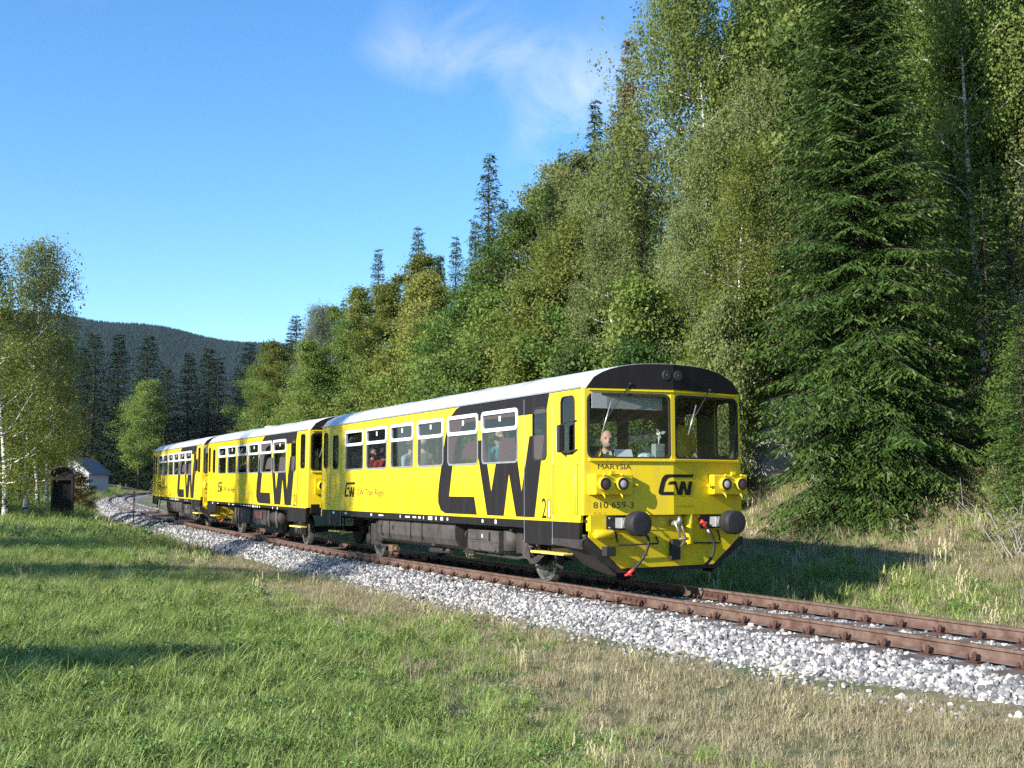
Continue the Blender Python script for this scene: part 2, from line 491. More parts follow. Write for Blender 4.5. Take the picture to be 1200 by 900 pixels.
# ground: soil, dry thatch and short green, by noise
m, n, l, p = _mat('meadow_soil'); M['ground'] = m
p.inputs['Roughness'].default_value = .95
g = n.new('ShaderNodeNewGeometry')
t1 = n.new('ShaderNodeTexNoise'); t1.inputs['Scale'].default_value = .35; t1.inputs['Detail'].default_value = 6
t2 = n.new('ShaderNodeTexNoise'); t2.inputs['Scale'].default_value = 9; t2.inputs['Detail'].default_value = 6; t2.inputs['Roughness'].default_value = .7
for t in (t1, t2): l.new(g.outputs['Position'], t.inputs['Vector'])
m1 = n.new('ShaderNodeMixRGB'); m1.inputs[1].default_value = (.055, .085, .022, 1); m1.inputs[2].default_value = (.17, .14, .07, 1)
m2 = n.new('ShaderNodeMixRGB'); m2.inputs[2].default_value = (.06, .045, .028, 1)
r1 = n.new('ShaderNodeMapRange'); r1.inputs[1].default_value = .42; r1.inputs[2].default_value = .6
r2 = n.new('ShaderNodeMapRange'); r2.inputs[1].default_value = .5; r2.inputs[2].default_value = .72; r2.inputs[4].default_value = .8
l.new(t1.outputs['Fac'], r1.inputs[0]); l.new(t2.outputs['Fac'], r2.inputs[0])
l.new(r1.outputs[0], m1.inputs[0]); l.new(m1.outputs[0], m2.inputs[1]); l.new(r2.outputs[0], m2.inputs[0]); l.new(m2.outputs[0], p.inputs['Base Color'])
b = n.new('ShaderNodeBump'); b.inputs['Strength'].default_value = .8; b.inputs['Distance'].default_value = .05
l.new(t2.outputs['Fac'], b.inputs['Height']); l.new(b.outputs[0], p.inputs['Normal'])
M['ballastbed'] = plain('ballast_bed_fines', (.33, .32, .31), .95, 0, .5, 14, .6, c2=(.12, .115, .11))
M['hill'] = plain('far_hill_floor', (.03, .045, .022), .95, 0, .3, .02)
# ------------------------------------------------------------------ track line: straight, then a long right-hand curve
TR = 680.0
def track_z(s):
    s = np.asarray(s, float)
    return np.clip(s-13, 0, 40)*.007 + np.clip(s-53, 0, 220)*.005
def track_pt(s, n=0.0, z=0.0):
    """s metres back from the train's front corner, n to the right of it (+) seen from the meadow, z above rail head"""
    th = max(0.0, s-8)/TR
    x = -s if s < 8 else -8 - TR*math.sin(th)
    y = 0.0 if s < 8 else TR*(1-math.cos(th))
    return Vector((x + n*math.sin(th), y + n*math.cos(th), float(track_z(s)) + z))
def track_dir(s):
    th = max(0.0, s-8)/TR
    return Vector((-math.cos(th), math.sin(th), 0))
def to_sn(x, y):
    x = np.asarray(x, float); y = np.asarray(y, float)
    vx, vy = x + 8, TR - y
    th = np.arctan2(-vx, vy)
    return np.where(x > -8, -x, 8 + TR*th), np.where(x > -8, y, TR - np.hypot(vx, vy))

_w = np.random.default_rng(3)
_WV = [(_w.uniform(-1, 1, 2)*f, _w.uniform(0, 6.28), a) for f, a in
       [(.12, .30), (.2, .22), (.33, .16), (.5, .1), (.9, .06), (1.4, .045), (2.1, .03), (3.2, .02), (.25, .2), (1.1, .05)]]
def wob(x, y):
    z = 0
    for (k, ph, a) in _WV: z = z + a*np.sin(k[0]*x*1.6 + k[1]*y*1.6 + ph)
    return z

def smooth(a, b, t):
    t = np.clip((t-a)/(b-a), 0, 1); return t*t*(3-2*t)

_PN = np.array([-3000, -400, -60, -26, -14, -9, -5.5, -3.4, -2.75, -2.2, -1.75, -1.5, 1.5, 1.8, 2.35, 3.4, 4.6, 6.5, 8.0, 10.0, 12.0, 30.0, 60.0, 120.0, 400, 3000])
_PZ = np.array([-4, -3, 1.2, .55, .05, -.16, -.36, -.46, -.49, -.475, -.36, -.29, -.29, -.29, -.40, -.43, -.24, .08, .36, 1.15, 2.3, 13.0, 27.0, 45.0, 60, 60])
def ground_z(x, y):
    s, n = to_sn(x, y)
    s = np.clip(s, -60, 300)
    z = track_z(s) + np.interp(n, _PN, _PZ)
    z = z + smooth(2.6, 4.5, np.abs(n))*(.030*np.sin(x*5.1 + 2.1*np.sin(y*2.3)) * np.sin(y*4.3 + 1.7*np.sin(x*1.9)) + .022*np.sin(x*9.3 + y*3.1)*np.sin(y*8.7 - x*2.2))
    amp = smooth(2.4, 5.0, np.abs(n))*.28 + smooth(7, 20, n)*1.2 + smooth(12, 40, -n)*.5
    z = z + .13*smooth(-4.5, -9.5, s)*smooth(1.6, 1.95, -n) - 1.0*smooth(6, 11, n)*smooth(6, -2, s)*(1-smooth(14, 30, n))
    z = z + .48*smooth(14, 42, s)*smooth(2.6, 5.0, -n) + 3.0*smooth(190, 260, s)*smooth(3, 20, -n)
    return z + wob(x, y)*amp

def axis(spans):
    out = []
    for a, b, st in spans: out += list(np.arange(a, b, st))
    return np.array(sorted(set(np.round(out, 4))))
gx = axis([(-3600, -600, 200), (-600, -200, 25), (-200, -70, 4), (-70, -20, 1.0), (-20, 16, .4), (16, 40, 1.5), (40, 300, 20), (300, 3601, 200)])
gy = axis([(-3600, -400, 200), (-400, -80, 20), (-80, -20, 2.5), (-20, -3.4, .4), (-3.4, 4, .2), (4, 16, .4), (16, 60, 1.5), (60, 140, 5), (140, 400, 20), (400, 3601, 200)])
GX, GY = np.meshgrid(gx, gy, indexing='ij')
GZ = ground_z(GX, GY)
nx, ny = GX.shape
idx = np.arange(nx*ny).reshape(nx, ny)
gf = np.stack([idx[:-1, :-1], idx[1:, :-1], idx[1:, 1:], idx[:-1, 1:]], -1).reshape(-1, 4)
ground = link('ground', np_mesh('ground', np.stack([GX, GY, GZ], -1).reshape(-1, 3), gf, True), M['ground'])
tag(ground, 'rough meadow and wooded slope either side of the railway', 'ground', kind='structure')

# ------------------------------------------------------------------ ballast bed
S0, S1 = -26.0, 230.0
ss = np.concatenate([np.arange(S0, 80, 1.0), np.arange(80, S1, 4.0)])
cross = [(-2.1, -.495), (-1.9, -.40), (-1.62, -.265), (-1.45, -.198), (1.45, -.198), (1.72, -.24), (2.2, -.38), (2.5, -.46)]
bv = []
for s in ss:
    for (n_, z_) in cross: bv.append(track_pt(s, n_, z_))
k = len(cross)
bf = [(i*k+j, i*k+j+1, (i+1)*k+j+1, (i+1)*k+j) for i in range(len(ss)-1) for j in range(k-1)]
ballast = link('ballast_bed', np_mesh('ballast_bed', np.array(bv), np.array(bf), True), M['ballastbed'])
tag(ballast, 'pale crushed stone bed carrying the railway track', 'ballast', kind='structure')

def stone_mesh(seed):
    r = np.random.default_rng(seed)
    bm = bmesh.new(); bmesh.ops.create_icosphere(bm, subdivisions=1, radius=1)
    sx = r.uniform(.75, 1.25, 3); sx[2] *= .75
    planes = [(Vector(r.normal(size=3)).normalized(), r.uniform(.55, .85)) for _ in range(5)]
    for v in bm.verts:
        c = v.co.copy()
        for nrm, d in planes:
            e = c.dot(nrm)
            if e > d: c -= nrm*(e-d)*.95
        v.co = Vector((c.x*sx[0], c.y*sx[1], c.z*sx[2]))*(1 + r.uniform(-.08, .08))
    bmesh.ops.dissolve_limit(bm, angle_limit=math.radians(14), verts=bm.verts, edges=bm.edges)
    bmesh.ops.triangulate(bm, faces=bm.faces)
    me = bpy.data.meshes.new('stone'); bm.to_mesh(me); bm.free(); me.materials.append(M['stone'])
    return me
STONES = [stone_mesh(i) for i in range(12)]
SV = []
for me in STONES:
    SV.append((np.array([v.co[:] for v in me.vertices]), np.array([p.vertices[:] for p in me.polygons])))

SLEEP = .605
def bed_z(n):
    return np.interp(n, [c[0] for c in cross], [c[1] for c in cross])
def on_sleeper(s, n):
    q = (s/SLEEP) % 1.0
    return (np.abs(n) < 1.34) & ((q < .25) | (q > .75))
pts = []   # s, n, size
def scatter(s0, s1, n0, n1, dens, size):
    c = int((s1-s0)*(n1-n0)*dens)
    s = RNG.uniform(s0, s1, c); n_ = RNG.uniform(n0, n1, c)
    k_ = ~on_sleeper(s, n_) & (np.abs(np.abs(n_)-.752) > .11)
    pts.append(np.stack([s[k_], n_[k_], RNG.normal(size, size*.25, k_.sum()).clip(size*.5, size*1.7)], 1))
scatter(-14, 3, -2.1, -1.2, 900, .030)
scatter(-14, 3, -1.3, 1.6, 430, .027)
scatter(-14, 3, 1.6, 2.6, 250, .036)
scatter(3, 16, -2.1, -.6, 560, .034)
scatter(16, 34, -2.1, -.6, 380, .042)
scatter(34, 62, -2.1, -.6, 260, .046)
scatter(62, 130, -2.1, 1.6, 80, .068)
P = np.concatenate(pts)
# a few strays in the grass at the toe
c = 1100
P = np.concatenate([P, np.stack([RNG.uniform(-14, 14, c), -2.08-np.abs(RNG.normal(0, .22, c)), RNG.uniform(.015, .032, c)], 1)])
wx = np.where(P[:, 0] < 8, -P[:, 0], -8-TR*np.sin((P[:, 0]-8)/TR)); th = np.where(P[:, 0] < 8, 0, (P[:, 0]-8)/TR)
wy = np.where(P[:, 0] < 8, 0, TR*(1-np.cos(th)))
wx = wx + P[:, 1]*np.sin(th); wy = wy + P[:, 1]*np.cos(th)
stray = P[:, 1] < -2.09
wz = np.where(stray, ground_z(wx, wy), track_z(P[:, 0]) + bed_z(P[:, 1])) + P[:, 2]*RNG.uniform(-.1, .75, len(P))
W3 = np.stack([wx, wy, wz], 1)
dcam = np.linalg.norm(W3 - np.array(CAM), axis=1)
vis = (P[:, 1] < -1.45) & (P[:, 1] > -2.15) & (P[:, 0] < 0) & (P[:, 0] > -8.5)
score = np.where(vis, P[:, 2]/dcam, 0)
top = set(np.argsort(-score)[:300].tolist())
rest = np.array([i for i in range(len(P)) if i not in top])
def rotmats(c):
    q = RNG.normal(size=(c, 4)); q /= np.linalg.norm(q, axis=1)[:, None]
    w, x, y, z = q.T
    return np.stack([np.stack([1-2*(y*y+z*z), 2*(x*y-z*w), 2*(x*z+y*w)], -1), np.stack([2*(x*y+z*w), 1-2*(x*x+z*z), 2*(y*z-x*w)], -1), np.stack([2*(x*z-y*w), 2*(y*z+x*w), 1-2*(x*x+y*y)], -1)], 1)
VV, FF, RR = [], [], []; base = 0
kind = RNG.integers(0, 12, len(rest))
for t in range(12):
    ids = rest[kind == t]; v, f = SV[t]
    R_ = rotmats(len(ids))
    vv = np.einsum('nij,vj->nvi', R_, v)*P[ids, 2][:, None, None] + W3[ids][:, None, :]
    ff = f[None] + (np.arange(len(ids))*len(v))[:, None, None] + base
    VV.append(vv.reshape(-1, 3)); FF.append(ff.reshape(-1, 3)); base += len(ids)*len(v)
    RR.append(np.repeat(RNG.uniform(0, 1, len(ids)), len(f)))
loose = link('loose_stones', np_mesh('loose_stones', np.concatenate(VV), np.concatenate(FF), False, np.concatenate(RR)), M['stones'], ballast)
tag(loose, kind='stuff')
for i in sorted(top):
    o = bpy.data.objects.new('stone', STONES[i % 12]); o.parent = ballast
    o.location = W3[i]; o.rotation_euler = RNG.uniform(0, 6.28, 3); o.scale = (P[i, 2]*1.08,)*3
    col.objects.link(o)

# ------------------------------------------------------------------ rails, sleepers, fastenings
trk = empty('railway_track', track_pt(0, 0, -.17))
tag(trk, 'single rusty railway track on wooden sleepers in pale ballast', 'railway track')
TL = Vector(trk.location)
prof = [(-.036, 0), (.036, 0), (.036, -.032), (.010, -.046), (.009, -.118), (.030, -.132), (.062, -.143), (.062, -.153), (-.062, -.153), (-.062, -.143), (-.030, -.132), (-.009, -.118), (-.010, -.046), (-.036, -.032)]
def rail(off):
    rs = np.concatenate([np.arange(S0, 90, 1.0), np.arange(90, S1, 3.0)])
    vs = []
    for s in rs:
        for (a, b_) in prof: vs.append(track_pt(s, off + a, b_) - TL)
    k = len(prof)
    fs = [(i*k+j, i*k+(j+1) % k, (i+1)*k+(j+1) % k, (i+1)*k+j) for i in range(len(rs)-1) for j in range(k)]
    me = np_mesh('rail', np.array(vs), np.array(fs))
    me.materials.append(M['rail']); me.materials.append(M['railtop'])
    me.polygons.foreach_set('material_index', [1 if q % k == 0 else 0 for q in range(len(fs))])
    o = link('rail', me, None, trk)
    return o
rl = rail(-.752); rr_ = rail(.752)
# fishplates at the joint under the cab
for rr, off in ((rl, -.752), (rr_, .752)):
    for sj in (-.35, 24.65):
        for sd in (-1, 1):
            p0 = track_pt(sj, off, -.085) - TL
            mb = MB().box((p0.x-.3, p0.y+sd*.014, p0.z-.042), (p0.x+.3, p0.y+sd*.032, p0.z+.042), .008)
            for q in (-.22, -.08, .08, .22):
                mb.lathe([(0, .02), (sd*.03, .018)], 'y', 6, (p0.x+q, p0.y+sd*.03, p0.z))
            mb.build('fishplate', M['clip'], rr)
sl_me = MB().box((-.125, -1.3, -.13), (.125, 1.3, .0), .012).mesh('sleeper'); sl_me.materials.append(M['sleeper'])
fm = MB().box((-.08, -.16, 0), (.08, .16, .014), .004)
for sd in (-1, 1):
    fm.box((-.05, sd*.07, .012), (.05, sd*.125, .04), .006)
    fm.lathe([(.03, .018), (.1, .018)], 'z', 6, (0, sd*.092, 0)); fm.lathe([(.058, .03), (.086, .03)], 'z', 6, (0, sd*.092, 0))
    for e in (-1, 1): fm.tube([(e*.045, sd*.14, .01), (e*.05, sd*.14, .075)], .013, 6)
fm_me = fm.mesh('rail_fastening'); fm_me.materials.append(M['clip'])
i0, i1 = int(-14/SLEEP), int(150/SLEEP)
far_mb = []
for i in range(i0, i1):
    s = i*SLEEP; p_ = track_pt(s, 0, -.17) - TL; d = track_dir(s)
    a = math.atan2(d.y, d.x) + random.uniform(-.012, .012)
    o = bpy.data.objects.new('sleeper', sl_me); o.parent = trk; o.location = p_ + Vector((random.uniform(-.02, .02), random.uniform(-.03, .03), random.uniform(-.006, .004))); o.rotation_euler = (0, 0, a + math.pi)
    col.objects.link(o)
    if s < 48:
        for off in (-.752, .752):
            c = bpy.data.objects.new('rail_fastening', fm_me); c.parent = trk
            q = track_pt(s, off, -.168) - TL; c.location = q; c.rotation_euler = (0, 0, a + math.pi)
            col.objects.link(c)

# ------------------------------------------------------------------ grass: blades in clumps, scattered as one mass
def clump(seed, nb, hgt, rad, width, lean, mat, name, seedhead=0):
    r = np.random.default_rng(seed)
    V, F, Rn = [], [], []
    for b_ in range(nb):
        a = r.uniform(0, 6.28); d = rad*math.sqrt(r.uniform(0, 1))
        bx_, by_ = d*math.cos(a), d*math.sin(a)
        h = hgt*r.uniform(.45, 1.15); w = width*r.uniform(.6, 1.3); la = r.uniform(0, 6.28); le = lean*r.uniform(.2, 1.3)*h
        dx, dy = math.cos(la), math.sin(la); px, py = -dy, dx
        ts = (0, .4, .75, 1.0); k0 = len(V)
        for t in ts:
            ww = w*(1-t)**.6*.5 if t < 1 else 0
            cx = bx_ + dx*le*t*t; cy = by_ + dy*le*t*t; cz = h*(t - .25*le/h*t*t) if h > 0 else 0
            if t < 1: V += [(cx-px*ww, cy-py*ww, cz-.02*(t == 0)), (cx+px*ww, cy+py*ww, cz-.02*(t == 0))]
            else: V.append((cx, cy, cz))
        F += [(k0, k0+1, k0+3), (k0, k0+3, k0+2), (k0+2, k0+3, k0+5), (k0+2, k0+5, k0+4), (k0+4, k0+5, k0+6)]
        Rn += [r.uniform(0, 1)]*5
        if b_ < seedhead:
            e = Vector(V[k0+6])
            for q in range(5):
                k1 = len(V); c = e + Vector((r.uniform(-.012, .012), r.uniform(-.012, .012), -.02*q))
                V += [tuple(c), tuple(c + Vector((.006, .003, .02))), tuple(c + Vector((0, 0, .04))), tuple(c + Vector((-.006, -.003, .02)))]
                F += [(k1, k1+1, k1+2), (k1, k1+2, k1+3)]; Rn += [1, 1]
    me = np_mesh(name, np.array(V), np.array(F), False, Rn); me.materials.append(mat)
    return bpy.data.objects.new(name, me)
def weed(seed, mat, name):
    r = np.random.default_rng(seed); V, F, Rn = [], [], []
    for q in range(46):
        a = r.uniform(0, 6.28); el = r.uniform(.1, 1.2); L = r.uniform(.03, .075); w = L*.24
        d = Vector((math.cos(a)*math.cos(el), math.sin(a)*math.cos(el), math.sin(el))); sd = Vector((-math.sin(a), math.cos(a), 0))
        o_ = Vector((r.normal(0, .06), r.normal(0, .06), r.uniform(0, .13)))
        k1 = len(V)
        V += [tuple(o_), tuple(o_ + d*L*.5 + sd*w), tuple(o_ + d*L + Vector((0, 0, -L*.3))), tuple(o_ + d*L*.5 - sd*w)]
        F += [(k1, k1+1, k1+2), (k1, k1+2, k1+3)]; Rn += [r.uniform(0, 1)]*2
    me = np_mesh(name, np.array(V), np.array(F), False, Rn); me.materials.append(mat)
    return bpy.data.objects.new(name, me)
KIT = []
for i in range(4): KIT.append(clump(10+i, 40, .12+.025*i, .12, .0075, 1.15, M['grass'], 'grass_tuft'))          # 0-3 green
for i in range(3): KIT.append(clump(30+i, 44, .085+.02*i, .14, .006, 1.3, M['grassdry'], 'dry_tuft'))         # 4-6 dry short
for i in range(2): KIT.append(clump(40+i, 26, .34, .10, .005, .45, M['grassdry'], 'tall_dry_tuft', 8))        # 7-8 tall dry
for i in range(2): KIT.append(clump(50+i, 40, .24, .12, .0105, 1.2, M['grass'], 'tall_grass_tuft'))             # 9-10 long green
for i in range(2): KIT.append(weed(60+i, M['weed'], 'weed_tuft'))                                            # 11-12
kitcol = bpy.data.collections.new('grass_kit')
for i, o in enumerate(KIT):
    o.name = '%02d_%s' % (i, o.name); kitcol.objects.link(o)

F3 = np.array([math.cos(YAW), math.sin(YAW)]); R3 = np.array([math.sin(YAW), -math.cos(YAW)])
def view(x, y, m=1.6):
    dx, dy = x - CAM.x, y - CAM.y
    w = dx*F3[0] + dy*F3[1]; u = dx*R3[0] + dy*R3[1]
    return (w > .8) & (np.abs(u) < w*.448*m + 2.0), w
def patch(x, y):
    """slow 0..1 pattern of lush and dry areas"""
    return .5 + .9*(wob(x*1.9 + 40, y*1.9 - 17))
def tufts(s0, s1, n0, n1, dens, wlo, whi, sc):
    c = int((s1-s0)*(n1-n0)*dens)
    s = RNG.uniform(s0, s1, c); n_ = RNG.uniform(n0, n1, c)
    th = np.where(s < 8, 0, (s-8)/TR)
    x = np.where(s < 8, -s, -8-TR*np.sin(th)) + n_*np.sin(th); y = np.where(s < 8, 0, TR*(1-np.cos(th))) + n_*np.cos(th)
    ok, w = view(x, y); ok &= (w >= wlo) & (w < whi)
    x, y, n_, s = x[ok], y[ok], n_[ok], s[ok]
    z = ground_z(x, y)
    pa = patch(x, y); u = RNG.uniform(0, 1, len(x))
    near_dry = np.clip(1 - (-n_ - 2.3)/(3.0 + 1.2*smooth(4, -4, s)), 0, 1)          # tan strip along the ballast
    right = n_ > 0
    pdry = np.where(right, .86 - .4*smooth(3.4, 4.2, n_)*(1-smooth(5.2, 6.2, n_)), np.minimum(near_dry**.45*.97, np.where(n_ > -2.9, .95, .74)) + .25*(pa < .38))
    dry = u < pdry
    v = RNG.uniform(0, 1, len(x))
    kind = np.where(dry, RNG.integers(4, 7, len(x)), RNG.integers(0, 4, len(x)))
    kind = np.where(~dry & (v < .10 + .35*(pa > .72)), RNG.integers(9, 11, len(x)), kind)
    kind = np.where(~dry & (v > .84), RNG.integers(11, 13, len(x)), kind)
    kind = np.where(dry & (v < np.where(right, .045, .015)), RNG.integers(7, 9, len(x)), kind)
    scl = sc*RNG.uniform(.6, 1.35, len(x))*np.where(dry, .9, .75 + .5*np.clip(pa, 0, 1))
    thin = np.clip((np.abs(n_) - 1.98 + .22*smooth(-4.5, -9, s)*(n_ < 0))/.45, .12, 1)
    scl = scl*(.45 + .55*thin)
    keep = RNG.uniform(0, 1, len(x)) < (.25 + .75*thin)
    return np.stack([x, y, z, RNG.uniform(0, 6.28, len(x)), scl, kind], 1)[keep]
G = np.concatenate([
    tufts(-13, 12, -12.5, -1.85, 120, .8, 9, .74), tufts(-10, 25, -14, -1.93, 75, 9, 17, .82), tufts(-4, 45, -24, -1.98, 32, 17, 34, 1.08),
    tufts(18, 95, -40, -2.1, 6.5, 34, 85, 2.0), tufts(-16, 16, 2.3, 12.5, 46, 8, 34, 1.25), tufts(14, 70, 2.3, 10, 5, 20, 80, 1.8), tufts(60, 190, -30, -2.3, 1.6, 80, 200, 3.6)])
gme = bpy.data.meshes.new('meadow_grass')
gme.vertices.add(len(G)); gme.vertices.foreach_set('co', G[:, :3].astype(np.float32).ravel())
a = gme.attributes.new('rot', 'FLOAT_VECTOR', 'POINT'); a.data.foreach_set('vector', np.stack([RNG.normal(0, .12, len(G)), RNG.normal(0, .12, len(G)), G[:, 3]], 1).astype(np.float32).ravel())
a = gme.attributes.new('scl', 'FLOAT', 'POINT'); a.data.foreach_set('value', G[:, 4].astype(np.float32))
a = gme.attributes.new('pick', 'INT', 'POINT'); a.data.foreach_set('value', G[:, 5].astype(np.int32))
gme.update()
meadow = link('meadow_grass', gme)
tag(meadow, 'short green and dry tan grass covering the meadow and the bank', 'grass', kind='stuff')
ng = bpy.data.node_groups.new('grass_scatter', 'GeometryNodeTree')
ng.interface.new_socket('Geometry', in_out='INPUT', socket_type='NodeSocketGeometry')
ng.interface.new_socket('Geometry', in_out='OUTPUT', socket_type='NodeSocketGeometry')
N = ng.nodes; L = ng.links
gi, go = N.new('NodeGroupInput'), N.new('NodeGroupOutput')
iop = N.new('GeometryNodeInstanceOnPoints'); ci = N.new('GeometryNodeCollectionInfo')
ci.inputs['Collection'].default_value = kitcol; ci.inputs['Separate Children'].default_value = True; ci.inputs['Reset Children'].default_value = True
iop.inputs['Pick Instance'].default_value = True
def nattr(nm, ty):
    q = N.new('GeometryNodeInputNamedAttribute'); q.data_type = ty; q.inputs['Name'].default_value = nm; return q.outputs['Attribute']
L.new(gi.outputs[0], iop.inputs['Points']); L.new(ci.outputs[0], iop.inputs['Instance'])
L.new(nattr('pick', 'INT'), iop.inputs['Instance Index']); L.new(nattr('rot', 'FLOAT_VECTOR'), iop.inputs['Rotation']); L.new(nattr('scl', 'FLOAT'), iop.inputs['Scale'])
L.new(iop.outputs[0], go.inputs[0])
md = meadow.modifiers.new('scatter', 'NODES'); md.node_group = ng
print('tufts', len(G), 'stones', len(P))
# ------------------------------------------------------------------ rail vehicles
HW, ZG, ZY, LEN = 1.5, 3.10, 1.06, 12.65
WIN = [(-10.85, -9.60), (-9.42, -8.13), (-7.91, -6.62), (-6.41, -5.11), (-4.91, -3.57), (-3.42, -2.02)]
WZ0, WZ1, WZS = 2.00, 2.92, 2.585
def fx(y): return .30 - .15*abs(y)          # the nose is a shallow prow

# emblem traced from the vehicle's nose (unit: the emblem's own grid)
EMB_A = [(1045, 130), (1022, 208), (405, 208), (362, 222), (325, 262), (298, 312), (283, 352), (240, 558), (468, 558), (492, 640), (205, 640), (160, 626), (135, 590), (133, 550), (142, 495), (196, 285), (222, 215), (258, 167), (305, 138), (345, 130)]
EMB_B = [(345, 382), (362, 340), (388, 312), (425, 299), (548, 299), (612, 535), (680, 300), (795, 300), (847, 535), (905, 300), (1008, 300), (940, 640), (806, 640), (752, 455), (712, 640), (578, 640), (505, 382)]
def emb(x0, sx, z0, sz):
    return [[(x0 + (a-130)*sx, z0 - (b-130)*sz) for a, b in lp] for lp in (EMB_A, EMB_B)]
BIG = emb(-5.38, .004852, 3.085, .00388)

def roof_arc(n=18):
    out = []
    for i in range(n+1):
        t = -1 + 2*i/n; t = math.copysign(abs(t)**.8, t)
        out.append((HW*t, ZG + .40*(1-abs(t)**3.0)**.62))
    return out

def ring(name, outer, inner, fmap, inward, th, mat, par):
    return sheet(name, arrange([outer, inner], lambda x, y: inside(outer, x, y) and not inside(inner, x, y)), fmap, inward, th, mat, par)

def window(car, sg, x0, x1, z0, z1, split, film=None, tilt=False, name='side_window'):
    """aluminium window: frame ring, transom and two panes"""
    inw = (0, -sg, 0)
    def f(off): return lambda u, v: (u, sg*(HW + off), v)
    out_ = rrect(x0, x1, z0, z1, .10); inn = rrect(x0+.035, x1-.035, z0+.03, z1-.045, .08)
    if split:
        o = ring(name, out_, inn, f(.012), inw, .05, M['alu'], car)
        up_o = rrect(x0-.004, x1+.004, split-.03, z1+.004, .09); up_i = rrect(x0+.058, x1-.058, split+.034, z1-.062, .05)
        ring('top_light_frame', up_o, up_i, f(.022), inw, .05, M['white'], o)
        def pane(nm, a, b, c, d, ang=0.0):
            lp = rrect(a, b, c, d, .05)
            if not ang: return sheet(nm, arrange([lp], lambda x, y: inside(lp, x, y)), f(-.006), inw, .006, M['glass'], o)
            hz = c
            g = lambda u, v: (u, sg*(HW - .006 - (v-hz)*math.sin(ang)), hz + (v-hz)*math.cos(ang))
            return sheet(nm, arrange([lp], lambda x, y: inside(lp, x, y)), g, inw, .006, M['glass'], o)
        pane('lower_pane', x0+.03, x1-.03, z0+.025, split-.01)
        pane('upper_pane', x0+.05, x1-.05, split+.02, z1-.05, math.radians(16) if tilt else 0)
        # small white notice in the upper light
        if not tilt:
            xm = (x0+x1)/2
            MB().box((xm-.035, sg*(HW-.003), z1-.19), (xm+.035, sg*(HW-.0005), z1-.10)).build('notice', M['paper'], o)
    else:
        o = ring(name, out_, rrect(x0+.022, x1-.022, z0+.022, z1-.022, .085), f(.010), inw, .04, M['rubber'], car)
        lp = rrect(x0+.015, x1-.015, z0+.015, z1-.015, .08)
        sheet('pane', arrange([lp], lambda x, y: inside(lp, x, y)), f(-.006), inw, .006, M['glass'], o)
    return o

def wheelset(car, x, full=True):
    for sg in (-1, 1):
        mb = MB().lathe([(sg*.69, .05), (sg*.69, .40), (sg*.70, .45), (sg*.722, .452), (sg*.728, .425), (sg*.81, .418), (sg*.815, .36), (sg*.795, .34), (sg*.785, .15), (sg*.83, .12), (sg*.83, .0)], 'y', 36, (x, 0, .42))
        w = mb.build('wheel', M['under'], car)
        MB().lathe([(sg*.8165, .417), (sg*.8165, .37)], 'y', 36, (x, 0, .42)).build('tyre_edge', M['steel'], w)
        ab = MB().box((x-.14, sg*.84, .30), (x+.14, sg*1.08, .56), .03).lathe([(sg*1.08, .13), (sg*1.11, .12), (sg*1.12, .0)], 'y', 16, (x, 0, .43))
        for q in (-1, 1): ab.box((x+q*.17-.03, sg*.88, .28), (x+q*.17+.03, sg*1.02, .84))
        b = ab.build('axle_box', M['under'], car)
        sp = MB()
        for q in range(7):
            L_ = .62 - q*.07; zz = .62 + q*.017
            sp.tube([(x-L_, sg*.95, zz+.10), (x-L_*.5, sg*.95, zz+.03), (x, sg*.95, zz), (x+L_*.5, sg*.95, zz+.03), (x+L_, sg*.95, zz+.10)], .014, 4, smooth=False)
        sp.box((x-.06, sg*.89, .58), (x+.06, sg*1.01, .77), .01)
        sp.build('leaf_spring', M['under'], car)
    MB().tube([(x, -.7, .42), (x, .7, .42)], .085, 12).build('axle', M['under'], car)

def half_face(car, sg, holes, z0, ztop, mat, name, off=0.0, thick=.05):
    """one planar half of the prow nose"""
    lp = [(0.0, z0), (0.0, ztop), (sg*1.42, ztop), (sg*1.46, ztop-.02), (sg*1.48, z0)]
    vf = arrange([lp] + holes, lambda x, y: inside(lp, x, y) and not any(inside(h, x, y) for h in holes))
    return sheet(name, vf, lambda u, v: (fx(u)+off, u, v), (-1, 0, 0), thick, mat, car)

def decal(name, loops, fmap, inw, mat, par, holes=(), extra=(), th=.0015):
    vf = arrange(list(loops) + list(holes), lambda x, y: any(inside(p_, x, y) for p_ in loops) and not any(inside(h, x, y) for h in holes), extra)
    return sheet(name, vf, fmap, inw, th, mat, par)

def lettering(name, s, size, fmap, inw, mat, par, width=None):
    v, f = text_tris(s, size)
    x0 = min(p_[0] for p_ in v); x1 = max(p_[0] for p_ in v); k_ = (width/(x1-x0)) if width else 1
    v = [((a-x0)*k_, b_) for a, b_ in v]
    return sheet(name, (v, f), fmap, inw, .001, mat, par)

def hose(car, pts, r=.022, mat=None, name='brake_hose'):
    # smooth a polyline
    P_ = [Vector(p_) for p_ in pts]; out = []
    for i in range(len(P_)-1):
        p0 = P_[max(i-1, 0)]; p1 = P_[i]; p2 = P_[i+1]; p3 = P_[min(i+2, len(P_)-1)]
        for k_ in range(5):
            t = k_/5
            out.append(.5*((2*p1) + (p2-p0)*t + (2*p0-5*p1+4*p2-p3)*t*t + (3*p1-p0-3*p2+p3)*t**3))
    out.append(P_[-1])
    return MB().tube(out, r, 8).build(name, mat or M['rubber'], car)

